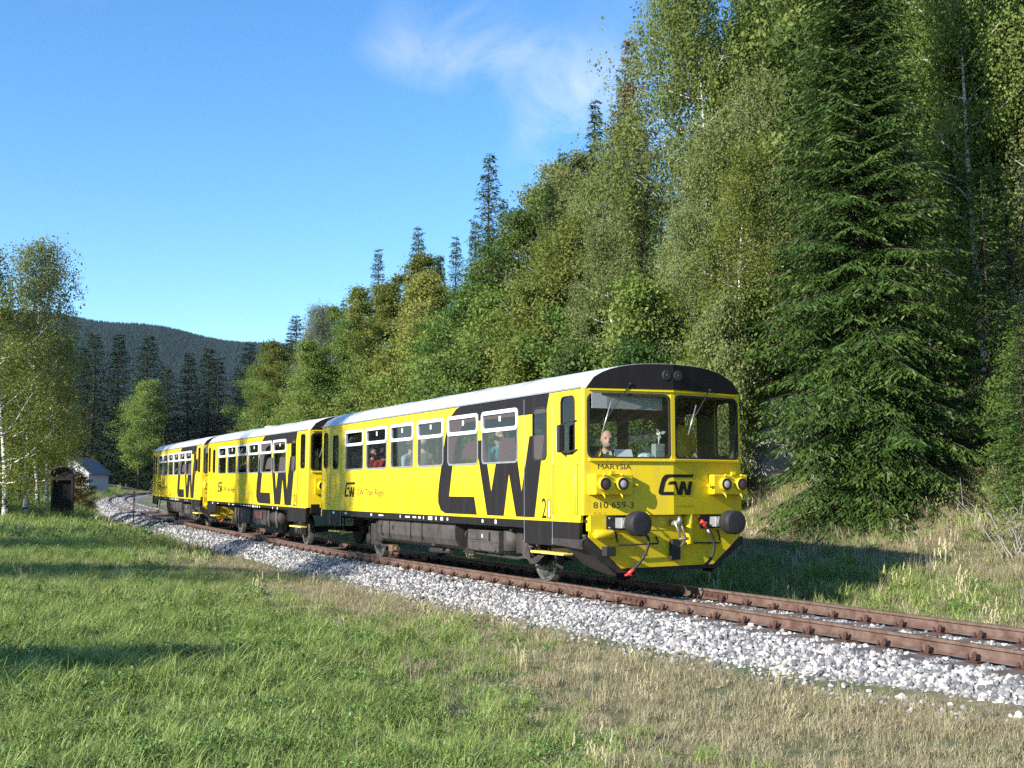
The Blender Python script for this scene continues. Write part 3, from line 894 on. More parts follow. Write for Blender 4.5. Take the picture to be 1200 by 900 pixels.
def build_car(s_front, kind):
    """kind 'railcar' (skirted nose, twin lamps) or 'trailer' (open underframe, single lamps)"""
    A = track_pt(s_front); B = track_pt(s_front + LEN)
    d = (A - B); rz = math.atan2(d.y, d.x)
    car = empty('yellow_railcar' if kind != 'trailer' else 'yellow_trailer_coach', A, rz)
    car.rotation_euler = (0, -math.asin(d.z/d.length), rz)
    rail_ = kind != 'trailer'
    zb = ZY
    cabw = (-.58, -.14, 2.09, 3.0); rearcab = (-12.49, -12.17, 2.07, 2.95)
    dwin = (-1.51, -1.03, 2.02, 2.88); rdwin = (-11.77, -11.38, 2.04, 2.86)
    ob = 'side_wall'
    winl = [rrect(a+.012, b_-.012, WZ0+.012, WZ1-.012, .09) for a, b_ in WIN]
    win_small = [rrect(q[0]+.01, q[1]-.01, q[2]+.01, q[3]-.01, .08) for q in (cabw, rearcab, dwin, rdwin)]
    doors = [(-1.80, -.85), (-11.97, -11.15)]
    for sg in (-1, 1):
        fm_ = lambda u, v, sg=sg: (u, sg*HW, v)
        outl = [(-LEN, ZY), (0, ZY), (0, ZG), (-LEN, ZG)]
        dl = [[(a, ZY), (b_, ZY), (b_, 3.04), (a, 3.04)] for a, b_ in doors]
        hl = winl + win_small
        vf = arrange([outl] + hl + dl, lambda x, y: inside(outl, x, y) and not any(inside(h, x, y) for h in hl) and not any(inside(h, x, y) for h in dl))
        w = sheet('side_wall', vf, fm_, (0, -sg, 0), .045, M['yellow'], car)
        vf = arrange([outl] + hl, lambda x, y: inside(outl, x, y) and not any(inside(h, x, y) for h in hl))
        sheet('inner_lining', vf, lambda u, v, sg=sg: (u, sg*(HW-.052), v), (0, -sg, 0), .01, M['inner'], car)
        for q, (a, b_) in enumerate(doors):
            g = .007
            lp = [(a+g, ZY+.0), (b_-g, ZY+.0), (b_-g, 3.04-g), (a+g, 3.04-g)]
            h = win_small[2+q]
            D = sheet('door', arrange([lp, h], lambda x, y: inside(lp, x, y) and not inside(h, x, y)), lambda u, v, sg=sg: (u, sg*(HW-.001), v), (0, -sg, 0), .04, M['yellow'], car)
            # black lower leaf, down to the step
            zl = .68
            MB().box((a+g, sg*(HW-.04), zl), (b_-g, sg*(HW-.003), ZY-.002)).build('kick_panel', M['black'], D)
            for xs in (a, b_):
                MB().box((xs-.006, sg*(HW+.001), zl+.02), (xs+.006, sg*(HW+.0062), 3.04)).build('door_seam', M['alu'] if rail_ else M['under'], D)
        # sill band
        sb = [(-LEN+.02, .70, -11.97, ZY), (-11.15, .93 if rail_ else .98, -1.80, ZY), (-.85, .70, -.02, ZY)]
        for (a, c_, b_, e) in sb:
            MB().box((a+.003, sg*(HW-.05), c_), (b_-.003, sg*(HW-.002), e-.002)).build('sill_panel', M['black'], car)
        for (a, b_) in WIN:
            window(car, sg, a, b_, WZ0, WZ1, WZS, tilt=(sg < 0 and ((rail_ and a < -10.5) or (not rail_ and a in (WIN[0][0], WIN[2][0], WIN[4][0])))))
        for q, nm in ((cabw, 'cab_side_window'), (rearcab, 'cab_side_window'), (dwin, 'door_window'), (rdwin, 'door_window')):
            window(car, sg, *q, None, name=nm)
        # gutter
        MB().box((-LEN, sg*(HW-.005), ZG-.012), (.03, sg*(HW+.022), ZG+.014)).build('gutter', M['alu'], car)
    # ---- emblem on the meadow side (wall, doors and window film)
    fo = lambda u, v: (u, -HW-.0035, v)
    holes = [rrect(a, b_, WZ0, WZ1, .1) for a, b_ in WIN[3:]] + [rrect(dwin[0], dwin[1], dwin[2], dwin[3], .1)]
    lim = [(-LEN, ZY+.001), (0, ZY+.001), (0, ZG-.015), (-LEN, ZG-.015)]
    vf = arrange(BIG + holes + [lim], lambda x, y: any(inside(p_, x, y) for p_ in BIG) and inside(lim, x, y) and not any(inside(h, x, y) for h in holes))
    sheet('emblem', vf, fo, (0, 1, 0), .0015, M['black'], car)
    for hx, hole in zip(((WIN[3][0], WIN[3][1]), (WIN[4][0], WIN[4][1]), (WIN[5][0], WIN[5][1]), (dwin[0], dwin[1])), holes):
        vf = arrange(BIG + [hole], lambda x, y: any(inside(p_, x, y) for p_ in BIG) and inside(hole, x, y))
        if vf[1]: sheet('window_film', vf, lambda u, v: (u, -HW+.0045, v), (0, 1, 0), .001, M['perf'], car)
    # ---- small emblem + company lettering at the rear end of the side
    sm = emb(-10.88, .00080, 1.72, .00066)
    decal('small_emblem', sm, fo, (0, 1, 0), M['black'], car)
    lettering('lettering', 'GW Train Regio', .21, lambda u, v: (-10.02 + u, -HW-.0035, 1.42 + v), (0, 1, 0), M['under'], car, 1.75)
    # class figure, sign beside the door and stencil marks on the sill
    lettering('class_figure', '2', .46, lambda u, v: (-1.20 + u*.75, -HW-.0035, 1.10 + v), (0, 1, 0), M['black'], car)
    sg_o = rrect(-1.02, -.90, 1.10, 1.40, .02); sg_i = rrect(-1.005, -.915, 1.115, 1.385, .015)
    ring('door_notice', sg_o, sg_i, lambda u, v: (u, -HW-.004, v), (0, 1, 0), .001, M['under'], car)
    MB().box((-.98, -HW-.0045, 1.13), (-.94, -HW-.003, 1.37)).build('door_notice', M['paper'], car)
    for x_, w_, h_ in ((-11.75, .14, .05), (-10.9, .2, .022), (-9.1, .08, .05), (-8.6, .28, .026), (-7.35, .03, .06), (-7.05, .24, .03), (-6.65, .18, .03), (-6.35, .12, .035), (-6.1, .03, .06), (-5.85, .20, .07), (-5.5, .07, .06), (-5.25, .12, .06), (-4.95, .06, .05), (-3.42, .06, .05), (-2.9, .06, .07)):
        MB().box((x_, -HW-.0015, 1.0-h_/2), (x_+w_, -HW+.001, 1.0+h_/2)).build('stencil_mark', M['paper'], car)
    # faint line of stencilled text on the yellow
    lettering('stencil_text', 'revize REV-SL 12.05.09', .085, lambda u, v: (-7.4+u, -HW-.003, 1.16+v), (0, 1, 0), M['hivis'], car, 1.2)
    # ---- roof
    arc = roof_arc(); xs = [-LEN-.02, -LEN+.12, -9, -6, -3, -.35, 0]
    vs = []
    for i, x_ in enumerate(xs):
        for (y_, z_) in arc:
            xx = x_ if i < len(xs)-1 else fx(y_)+.02
            zz = z_ - (.06 if i == 0 else 0)
            vs.append((xx, y_*(1.008 if i < len(xs)-1 else .967), zz))
    k_ = len(arc); n_ = len(vs)
    vs += [(a, b_*.97, c_-.03) for a, b_, c_ in vs]
    fs = []
    for i in range(len(xs)-1):
        for j in range(k_-1):
            a = i*k_+j; fs.append((a, a+1, a+k_+1, a+k_)); fs.append((n_+a, n_+a+k_, n_+a+k_+1, n_+a+1))
    for j in range(k_-1):
        a = (len(xs)-1)*k_+j; fs.append((a, a+1, n_+a+1, n_+a)); fs.append((j, n_+j, n_+j+1, j+1))
    me = np_mesh('roof', np.array(vs), np.array(fs), True); R_ = link('roof', me, M['roof'], car)
    for x_ in (-10.6, -8.5, -6.4, -4.3, -2.2):
        seam = [(x_, y_*1.010, z_+.004) for y_, z_ in arc]
        MB().tube(seam, .006, 4, smooth=False).build('roof_seam', M['roof'], R_)
    if not rail_:
        MB().box((-9.2, -.35, 3.47), (-8.5, .35, 3.60), .04).build('roof_ventilator', M['roof'], R_)
    # ---- nose
    half = {}
    for sg in (-1, 1):
        wl_ = rrect(min(sg*.045, sg*1.41), max(sg*.045, sg*1.41), 2.03, 3.01, .11)
        half[sg] = half_face(car, sg, [wl_], 1.17 if rail_ else 1.08, ZG+.005, M['yellow'], 'front_wall')
        # corner strip joining nose and side
        cv = []
        z0_ = 1.17 if rail_ else 1.08
        cp = [(0, 1.5), (.02, 1.498), (.045, 1.49), (.065, 1.472), (fx(1.44), 1.44)]
        for (x_, y_) in cp: cv += [(x_, sg*y_, z0_ if x_ > .0 else ZY), (x_, sg*y_, ZG+.005)]
        fs = [(2*i, 2*i+1, 2*i+3, 2*i+2) for i in range(len(cp)-1)]
        MB().add(cv, fs, True).build('corner_panel', M['yellow'], car)
        # visor: black arched forehead
        lp = [(0, ZG+.008)] + [(sg*abs(y_)*1.0, z_-.004) for y_, z_ in arc if (y_ >= -1e-6)] + [(sg*1.47, ZG+.008)]
        pts_ = [(0, ZG+.008)] + sorted([(sg*abs(y_)*.962, z_-.004) for y_, z_ in arc if y_ >= -1e-6], key=lambda q: abs(q[0])) + []
        vis_ = sheet('visor', arrange([pts_], lambda x, y: inside(pts_, x, y)), lambda u, v: (fx(u)+.030, u, v), (-1, 0, 0), .06, M['black'], car)
        # windscreen: rubber seal and glass
        S_ = ring('windscreen', rrect(min(sg*.03, sg*1.425), max(sg*.03, sg*1.425), 2.015, 3.025, .12), rrect(min(sg*.068, sg*1.385), max(sg*.068, sg*1.385), 2.053, 2.987, .09), lambda u, v: (fx(u)+.008, u, v), (-1, 0, 0), .03, M['rubber'], car)
        lp2 = rrect(min(sg*.05, sg*1.40), max(sg*.05, sg*1.40), 2.04, 3.0, .1)
        sheet('glass', arrange([lp2], lambda x, y: inside(lp2, x, y)), lambda u, v: (fx(u)-.006, u, v), (-1, 0, 0), .006, M['screen'], S_)
        # yellow ledges above and below the screens
        for z_, pr, h_ in ((1.985, .045, .03), (3.06, .03, .022)):
            MB().add([(fx(.0)+pr, 0, z_), (fx(1.40)+pr, sg*1.40, z_), (fx(1.40), sg*1.40, z_), (fx(0), 0, z_), (fx(.0)+pr, 0, z_+h_), (fx(1.40)+pr, sg*1.40, z_+h_), (fx(1.40), sg*1.40, z_+h_+.015), (fx(0), 0, z_+h_+.015)],
                     [(0, 1, 2, 3), (4, 5, 6, 7), (0, 1, 5, 4), (1, 2, 6, 5), (2, 3, 7, 6), (3, 0, 4, 7)]).build('ledge', M['yellow'], half[sg])
        # wiper
        if sg < 0: piv, b0, b1 = (-.73, 3.17), (-1.05, 2.89), (-1.21, 2.38)
        else: piv, b0, b1 = (.78, 3.13), (.47, 2.88), (.29, 2.40)
        mid = ((b0[0]+b1[0])/2, (b0[1]+b1[1])/2)
        wp = MB().tube([(fx(piv[0])+.04, *piv), (fx(mid[0])+.055, *mid)], .009, 6).tube([(fx(piv[0])+.02, *piv), (fx(piv[0])+.06, *piv)], .022, 8)
        wo = wp.build('wiper_arm', M['rubber'], car)
        MB().tube([(fx(b0[0])+.04, *b0), (fx(b1[0])+.04, *b1)], .011, 6).build('wiper_blade', M['steel'], wo)
        # lamps
        if rail_:
            yb0, yb1 = sg*.75, sg*1.42
            bx_ = MB().box((.06, yb0, 1.475), (.315, yb1, 1.79), .02)
            lampbox = bx_.build('lamp_box', M['yellow'], car)
            for yl, glinting in ((sg*.965, True), (sg*1.275, False)):
                hl_ = MB().lathe([(.30, .108), (.36, .105), (.372, .094), (.372, .085), (.35, .08)], 'x', 24, (0, yl, 1.64)).build('headlight', M['yellow'], car)
                MB().lathe([(.33, .008), (.336, .04), (.352, .07), (.358, .08)], 'x', 24, (0, yl, 1.64)).build('reflector', M['lampin'] if glinting else M['lampred'], hl_)
                MB().lathe([(.373, .080), (.380, .05), (.383, .0)], 'x', 24, (0, yl, 1.64)).build('lens', M['lens'] if glinting else M['lensred'], hl_)
                MB().lathe([(.366, .096), (.379, .092), (.379, .079)], 'x', 24, (0, yl, 1.64)).build('rim', M['rubber'], hl_)
                MB().tube([(.31, yl-.02, 1.50), (.37, yl-.02, 1.46), (.37, yl-.01, 1.42)], .012, 6).build('lamp_bracket', M['yellow'], lampbox)
                MB().tube([(.31, yl+.0, 1.76), (.355, yl, 1.79)], .016, 6).build('lamp_bracket', M['yellow'], lampbox)
            MB().box((.30, sg*1.09, 1.775), (.345, sg*1.17, 1.835), .008).build('lamp_bracket', M['yellow'], lampbox)
            MB().box((.28, sg*.66, 1.60), (.33, sg*.70, 1.64), .006).tube([(.22, sg*.68, 1.62), (.29, sg*.68, 1.62)], .01, 6).build('hose_holder', M['yellow'], lampbox)
        else:
            yl = sg*1.12
            pl = MB().box((fx(yl), yl-.2, 1.42), (fx(yl)+.04, yl+.2, 1.84), .01).build('lamp_box', M['yellow'], car)
            hl_ = MB().lathe([(.12, .14), (.26, .135), (.275, .12), (.25, .1)], 'x', 20, (0, yl, 1.64)).build('headlight', M['yellow'], car)
            MB().lathe([(.255, .115), (.265, .06), (.27, 0)], 'x', 20, (0, yl, 1.64)).build('lens', M['buffer'], hl_)
    # centre pillar
    MB().box((fx(0)-.04, -.045, 2.0), (fx(0)+.004, .045, 3.06), .01).build('centre_pillar', M['yellow'], car)
    # twin marker lights in the visor
    for yl in (-.115, .095):
        q = MB().lathe([(fx(yl)+.02, .085), (fx(yl)+.045, .082), (fx(yl)+.05, .07)], 'x', 20, (0, yl, 3.32)).build('marker_light', M['rubber'], car)
        MB().lathe([(fx(yl)+.046, .072), (fx(yl)+.052, .0)], 'x', 20, (0, yl, 3.32)).build('lens', M['underlight'], q)
    # emblem and lettering on the nose
    fz = lambda u, v: (fx(u)+.0035, u, v)
    em = emb(-.26, .00075, 1.79, .00063)
    decal('emblem', em, fz, (-1, 0, 0), M['black'], car, extra=[((0, 1.3), (0, 1.95))])
    if rail_:
        if s_front < 1:
            lettering('lettering', 'MARYSIA', .11, lambda u, v: (fx(-1.25+u)+.003, -1.25+u, 1.862+v), (-1, 0, 0), M['under'], car, .54)
            lettering('lettering', '810 659-3', .135, lambda u, v: (fx(-1.33+u)+.003, -1.33+u, 1.275+v), (-1, 0, 0), M['under'], car, .66)
        else:
            lettering('lettering', '810', .135, lambda u, v: (fx(-1.33+u)+.003, -1.33+u, 1.275+v), (-1, 0, 0), M['under'], car, .24)
        lettering('stencil_text', '6,0 t', .06, lambda u, v: (fx(-1.33+u)+.003, -1.33+u, 1.18+v), (-1, 0, 0), M['hivis'], car, .2)
        lettering('stencil_text', 'zabezpeceno', .05, lambda u, v: (fx(.05+u)+.003, .05+u, 1.305+v), (-1, 0, 0), M['hivis'], car, .34)
    # ---- headstock, skirt, buffers, coupling
    MB().box((.0, -1.40, .93), (.125, 1.40, 1.166), .006).build('headstock', M['yellow'] if rail_ else M['black'], car)
    for sg in (-1, 1):
        pk = MB().box((.126, sg*.62, .945), (.134, sg*1.12, 1.155)).build('buffer_pocket', M['rubber'], car)
        bf_ = MB().box((.134, sg*.87-.10, .97), (.33, sg*.87+.10, 1.13), .012).build('buffer', M['alu'], car)
        MB().lathe([(.30, .085), (.46, .085), (.50, .12), (.53, .17)], 'x', 20, (0, sg*.87, 1.05)).build('buffer_shank', M['alu'], bf_)
        MB().lathe([(.47, .06), (.50, .17), (.535, .182), (.55, .186), (.69, .186), (.715, .18), (.730, .16), (.738, .1), (.740, 0)], 'x', 40, (0, sg*.87, 1.05), smooth=False).build('buffer_head', M['buffer'], bf_)
        for (q, w_) in ((-.2, 1.12), (-.2, .98)):
            MB().lathe([(.134, .016), (.15, .014)], 'x', 6, (0, sg*(.87+.2), w_)).build('bolt', M['alu'], pk)
        if rail_:
            hr = [(.13, sg*.96, .92), (.19, sg*.955, .74), (.20, sg*.94, .715), (.20, sg*.24, .73), (.19, sg*.225, .75), (.13, sg*.22, .83)]
            MB().tube(hr, .013, 8).build('shunter_handrail', M['under'], car)
    if rail_:
        sk = [(-1.42, .93), (1.42, .93), (1.42, .82), (.89, .38), (-.83, .36), (-1.42, .84)]
        skirt = sheet('front_skirt', arrange([sk], lambda x, y: inside(sk, x, y)), lambda u, v: (.12 - .05*(1-v), u, v), (-1, 0, 0), .012, M['yellow'], car)
        pg = [(-1.50, .78), (-1.42, .84), (-.83, .36), (.89, .38), (1.42, .82), (1.50, .76), (1.50, .69), (.93, .315), (-.87, .295), (-1.50, .70)]
        sheet('plough_frame', arrange([pg], lambda x, y: inside(pg, x, y)), lambda u, v: (.06, u, v), (-1, 0, 0), .10, M['under'], car)
        for sg in (-1, 1):
            MB().add([(.06, sg*1.5, .80), (-.9, sg*1.5, .80), (-.9, sg*1.5, .70), (.06, sg*1.5, .66), (.06, sg*1.46, .80), (-.9, sg*1.46, .80), (-.9, sg*1.46, .70), (.06, sg*1.46, .66)],
                     [(0, 1, 2, 3), (7, 6, 5, 4), (0, 4, 5, 1), (3, 2, 6, 7), (0, 3, 7, 4), (1, 5, 6, 2)]).build('skirt_side', M['under'], car)
            MB().add([(.05, sg*.90, .25), (.05, sg*1.46, .70), (-1.1, sg*1.40, .62), (-1.1, sg*1.36, .58), (-.2, sg*.90, .25), (.05, sg*.90, .28), (.05, sg*1.46, .74), (-1.1, sg*1.40, .66)], [(0, 1, 2, 3, 4), (5, 6, 7), (0, 5, 6, 1)]).build('skirt_stay', M['under'], car)
        MB().lathe([(-1.36, .0), (-1.355, .05), (-1.33, .07), (-1.05, .07), (-1.02, .05), (-1.015, 0)], 'y', 16, (.17, 0, .885)).build('air_reservoir', M['yellow'], car)
        MB().box((.10, -1.19, .56), (.24, -1.02, .70), .01).build('step_block', M['rubber'], car)
        MB().box((.11, .03, .47), (.20, .19, .79), .012).build('coupling_box', M['rubber'], car)
        MB().lathe([(.70, .06), (.72, .075), (1.02, .075), (1.17, .075)], 'z', 16, (.17, .36, 0)).build('coupling_cover', M['yellow'], car)
    # hook and screw coupling
    hk = MB().tube([(.1, .06, 1.04), (.30, .06, 1.04), (.36, .06, 1.08), (.35, .06, 1.14)], [.05, .045, .035, .02], 10).build('draw_hook', M['steel'], car)
    for dy in (-.05, .05):
        MB().tube([(.30, .06+dy, 1.06), (.32, .10+dy, .95), (.31, .16+dy, .80)], .017, 8).build('coupling_link', M['steel'], hk)
    MB().tube([(.31, .09, .80), (.31, .25, .80)], .022, 8).tube([(.31, .22, .80), (.27, .13, .66)], .016, 8).build('coupling_screw', M['steel'], hk)
    if rail_:
        t1_ = MB().tube([(.14, .60, 1.10), (.22, .60, 1.04), (.24, .64, .97)], .03, 8).box((.18, .55, 1.02), (.25, .68, 1.05), .01).build('brake_tap', M['red'], car)
        hose(car, [(.24, .64, .97), (.27, .72, .86), (.27, .78, .66), (.24, .72, .46), (.18, .60, .34)], .024)
        MB().tube([(.25, .67, .93), (.265, .715, .865)], .027, 8).build('hose_clip', M['alu'], t1_)
        h2 = hose(car, [(.14, -.55, .92), (.24, -.50, .88), (.30, -.47, .78), (.28, -.52, .58), (.22, -.62, .42), (.17, -.72, .31)], .022)
        MB().tube([(.19, -.66, .36), (.15, -.76, .27)], .03, 8).box((.12, -.80, .25), (.19, -.70, .28), .008).build('hose_coupling', M['red'], h2)
    # ---- rear end (hidden by the next car in the photograph, kept simple)
    lp = [(-1.5, .9), (1.5, .9), (1.5, ZG)] + [(y_, z_-.01) for y_, z_ in reversed(arc)] + [(-1.5, ZG)]
    rh = [rrect(-1.35, -.06, 2.05, 2.98, .1), rrect(.06, 1.35, 2.05, 2.98, .1)]
    rw = sheet('rear_wall', arrange([lp] + rh, lambda x, y: inside(lp, x, y) and not any(inside(h, x, y) for h in rh)), lambda u, v: (-LEN-.006, u, v), (1, 0, 0), .05, M['yellow'], car)
    for h in rh:
        sheet('glass', arrange([h], lambda x, y: inside(h, x, y)), lambda u, v: (-LEN+.02, u, v), (1, 0, 0), .006, M['glass'], rw)
    for sg in (-1, 1):
        q = MB().lathe([(0, .085), (-.40, .085), (-.43, .16), (-.46, .21), (-.54, .21), (-.56, .15), (-.565, 0)], 'x', 24, (-LEN, sg*.87, 1.05)).build('buffer', M['buffer'], car)
    # ---- underframe
    MB().box((-LEN+.1, -1.15, .86), (.0, -1.0, 1.06)).box((-LEN+.1, 1.0, .86), (.0, 1.15, 1.06)).box((-LEN+.1, -1.42, 1.06), (.05, 1.42, 1.10)).box((-LEN+.1, -.4, .8), (0, .4, 1.05)).build('underframe', M['under'], car)
    for x_ in (-2.32, -10.32): wheelset(car, x_)
    yside = -1.36
    if rail_:
        # long rounded radiator shroud
        pr = [(-1.38, .935), (-1.40, .80), (-1.39, .62), (-1.33, .50), (-1.20, .43), (-.6, .40), (-.6, .935)]
        vs = [(x_, y_, z_) for x_ in (-8.9, -4.8) for y_, z_ in pr]; k_ = len(pr)
        MB().add(vs, [(i, (i+1) % k_, k_+(i+1) % k_, k_+i) for i in range(k_)] + [tuple(range(k_)), tuple(range(2*k_-1, k_-1, -1))]).build('cooler_shroud', M['underlight'], car)
        sh = MB()
        for x_ in (-8.2, -7.0, -6.4): sh.box((x_-.012, -1.412, .52), (x_+.012, -1.388, .92))
        sh.tube([(-8.62, -1.39, .86), (-8.70, -1.41, .78), (-8.70, -1.41, .66), (-8.62, -1.39, .58)], .02, 6).box((-8.05, -1.415, .72), (-7.97, -1.39, .80)).box((-5.9, -1.40, .46), (-5.75, -1.30, .50))
        sh.build('shroud_fittings', M['under'], car)
        MB().box((-9.35, -1.30, .40), (-8.95, -.7, .90), .05).build('fan_duct', M['rubber'], car)
        # battery box with lid ribs, boiler cylinder, brake cylinder, pipes
        bb = MB().box((-4.32, -1.36, .46), (-3.05, -.8, .83), .015).build('battery_box', M['underlight'], car)
        lid = MB().box((-4.24, -1.385, .66), (-3.38, -1.358, .80), .008).box((-4.30, -1.375, .62), (-3.08, -1.355, .635))
        for x_ in (-4.25, -3.78, -3.16): lid.box((x_-.03, -1.395, .46), (x_+.03, -1.355, .49))
        lid.tube([(-4.27, -1.38, .80), (-4.33, -1.40, .74), (-4.31, -1.40, .68)], .013, 6).box((-3.42, -1.40, .66), (-3.36, -1.37, .80)).build('box_lid', M['underlight'], bb)
        MB().box((-3.66, -1.388, .70), (-3.62, -1.384, .76)).build('notice', M['ivory'], bb)
        MB().lathe([(.50, .0), (.50, .19), (.84, .19), (.86, .0)], 'z', 20, (-2.86, -1.14, 0)).build('preheater', M['underlight'], car)
        MB().box((-2.60, -1.25, .46), (-2.36, -1.0, .96), .03).build('brake_cylinder', M['under'], car)
        MB().tube([(-2.62, -1.34, .99), (-2.62, -1.34, .90), (-2.56, -1.36, .86), (-2.50, -1.34, .90)], .022, 8).build('lifting_eye', M['underlight'], car)
        dmp = MB()
        for x_, y_ in ((-2.02, -1.34), (-1.92, -1.32)):
            dmp.tube([(x_, y_, .95), (x_-.03, y_, .70), (x_+.06, y_, .46)], [.045, .04, .05], 8)
        dmp.box((-2.16, -1.36, .40), (-1.98, -1.2, .72), .03)
        for q in range(7): dmp.lathe([(.60+q*.045, .06), (.62+q*.045, .072), (.64+q*.045, .06)], 'z', 12, (-1.80, -1.36, 0))
        dmp.build('sanding_gear', M['underlight'], car)
        for q in range(4):
            hose(car, [(-2.0+q*.04, -1.38, .55), (-1.9+q*.06, -1.42, .44-q*.02), (-1.7+q*.05, -1.42, .42-q*.015), (-1.5+q*.05, -1.38, .50), (-1.42+q*.03, -1.30, .56)], .012, M['underlight'], 'cable')
        MB().tube([(-4.8, -1.2, .40), (-2.6, -1.2, .38), (-2.4, -1.1, .42)], .03, 8).tube([(-6.6, -1.1, .34), (-5.6, -1.1, .36)], .06, 8).build('exhaust_pipe', M['under'], car)
        MB().box((-9.9, -1.2, .30), (-9.4, -.9, .80), .03).tube([(-9.5, -1.2, .5), (-9.0, -1.25, .32), (-8.6, -1.2, .34)], .03, 8).build('brake_rigging', M['under'], car)
        MB().box((-8.66, -1.25, .20), (-8.44, -1.08, .36), .03).lathe([(-8.46, .05), (-8.30, .05)], 'x', 10, (0, -1.16, .28)).build('axle_drive', plain('rusty_casting', (.14, .08, .045), .8, 0, .4, 12), car)
    else:
        eq = MB().box((-8.2, -1.32, .42), (-6.9, -.8, .93), .02).box((-6.6, -1.30, .45), (-4.9, -.8, .93), .02).box((-9.4, -1.25, .55), (-8.6, -.9, .95), .03)
        eq.build('equipment_box', M['under'], car)
        for x_ in (-8.9, -8.5, -8.0, -4.6, -3.7): MB().tube([(x_, -1.28, .95), (x_+.02, -1.3, .65), (x_+.1, -1.28, .42)], .05, 8).build('hanger_pipe', M['underlight'], car)
        MB().lathe([(-4.5, 0), (-4.5, .2), (-3.5, .2), (-3.5, 0)], 'x', 18, (0, -1.1, .7)).build('air_reservoir', M['under'], car)
        MB().box((-6.3, -1.335, .62), (-5.3, -1.305, .84), .006).build('box_lid', plain('red_primer', (.09, .03, .025), .8, 0, .4), car)
    for (a, b_) in ((-1.62, -.55), (-12.1, -11.3)):
        st = MB().box((a, -1.49, .535), (b_, -1.30, .572), .012).build('step_board', plain('step_yellow', (.8, .62, .12), .6, 0, .3, 8), car)
        MB().tube([(a+.05, -1.36, .55), (a+.1, -1.30, .95)], .018, 6).tube([(b_-.05, -1.36, .55), (b_-.1, -1.30, .95)], .018, 6).build('step_hanger', M['under'], st)
    # ---- grab rails and mirror
    for x_ in (-.80, -.07, -12.05):
        MB().tube([(x_, -HW, 1.18), (x_, -HW-.045, 1.2), (x_, -HW-.045, 1.92), (x_, -HW, 1.94)], .012, 6).build('grab_rail', M['yellow'], car)
    if rail_:
        mr = MB().box((-.43, -HW-.17, 2.12), (-.36, -HW-.05, 2.55), .025).build('mirror', M['rubber'], car)
        MB().tube([(-.40, -HW-.10, 2.54), (-.22, -HW-.07, 2.60), (-.08, -HW, 2.60)], .012, 6).tube([(-.40, -HW-.10, 2.14), (-.2, -HW-.07, 2.13), (-.06, -HW, 2.16)], .012, 6).build('mirror_arm', M['rubber'], mr)
        MB().box((-.447, -HW-.158, 2.14), (-.431, -HW-.062, 2.53)).build('mirror_glass', M['lamp'], mr)
    # ---- interior
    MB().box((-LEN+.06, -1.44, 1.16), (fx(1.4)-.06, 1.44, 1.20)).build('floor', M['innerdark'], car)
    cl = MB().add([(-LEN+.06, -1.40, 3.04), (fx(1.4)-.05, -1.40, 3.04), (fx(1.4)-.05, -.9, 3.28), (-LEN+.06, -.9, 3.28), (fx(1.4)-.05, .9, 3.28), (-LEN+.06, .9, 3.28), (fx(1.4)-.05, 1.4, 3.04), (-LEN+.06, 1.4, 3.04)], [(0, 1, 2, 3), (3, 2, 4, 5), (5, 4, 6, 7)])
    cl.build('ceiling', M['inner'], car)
    for x_ in (-1.90, -11.08):
        dlo = [(-.42, 1.2), (.42, 1.2), (.42, 2.95), (-.42, 2.95)]; lo = [(-1.43, 1.2), (1.43, 1.2), (1.43, 3.05), (-1.43, 3.05)]
        hh = [rrect(-1.25, -.6, 2.05, 2.8, .08), rrect(.6, 1.25, 2.05, 2.8, .08)]
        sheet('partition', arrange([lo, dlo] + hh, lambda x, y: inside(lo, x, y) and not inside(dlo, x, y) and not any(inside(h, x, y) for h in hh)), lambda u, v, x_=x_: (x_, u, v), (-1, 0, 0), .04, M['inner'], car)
    sm_ = MB().box((-.24, -.46, 0), (.24, .46, .12), .05).box((-.30, -.46, .02), (-.20, .46, .46), .045).box((-.2, -.4, -.4), (.15, .4, 0)).mesh('seat'); sm_.materials.append(M['seat'])
    for i, (a, b_) in enumerate(WIN):
        for sg in (-1, 1):
            for q in (0, 1):
                o = bpy.data.objects.new('seat', sm_); o.parent = car
                o.location = ((a+.32, b_-.32)[q], sg*.93, 1.52); o.rotation_euler = (0, 0, 0 if q == 0 else math.pi)
                col.objects.link(o)
    # cab desk
    dk = MB().add([(fx(1.3)-.06, -1.40, 1.99), (fx(0)-.08, 0, 1.99), (fx(1.3)-.06, 1.40, 1.99), (-.22, 1.40, 1.93), (-.22, -1.40, 1.93), (fx(1.3)-.06, -1.40, 1.25), (fx(0)-.08, 0, 1.25), (fx(1.3)-.06, 1.40, 1.25), (-.12, 1.40, 1.25), (-.12, -1.40, 1.25)],
        [(0, 1, 2, 3, 4), (4, 3, 8, 9), (0, 4, 9, 5), (2, 7, 8, 3), (0, 5, 6, 1), (1, 6, 7, 2)]).build('driving_desk', M['innerdark'], car)
    if rail_:
        MB().box((.12, -1.36, 2.80), (.13, -.08, 3.02)).box((.115, -1.36, 2.785), (.135, -.08, 2.80)).build('roller_blind', M['blind'], car)
        MB().box((-1.12, -1.05, 1.20), (-.9, -.55, 1.3)).box((-.95, -1.03, 1.62), (-.50, -.55, 1.74), .04).box((-1.05, -1.0, 1.7), (-.93, -.56, 2.25), .04).tube([(-.72, -.79, 1.2), (-.72, -.79, 1.63)], .05, 8).build('driver_seat', M['seat'], car)
    return car

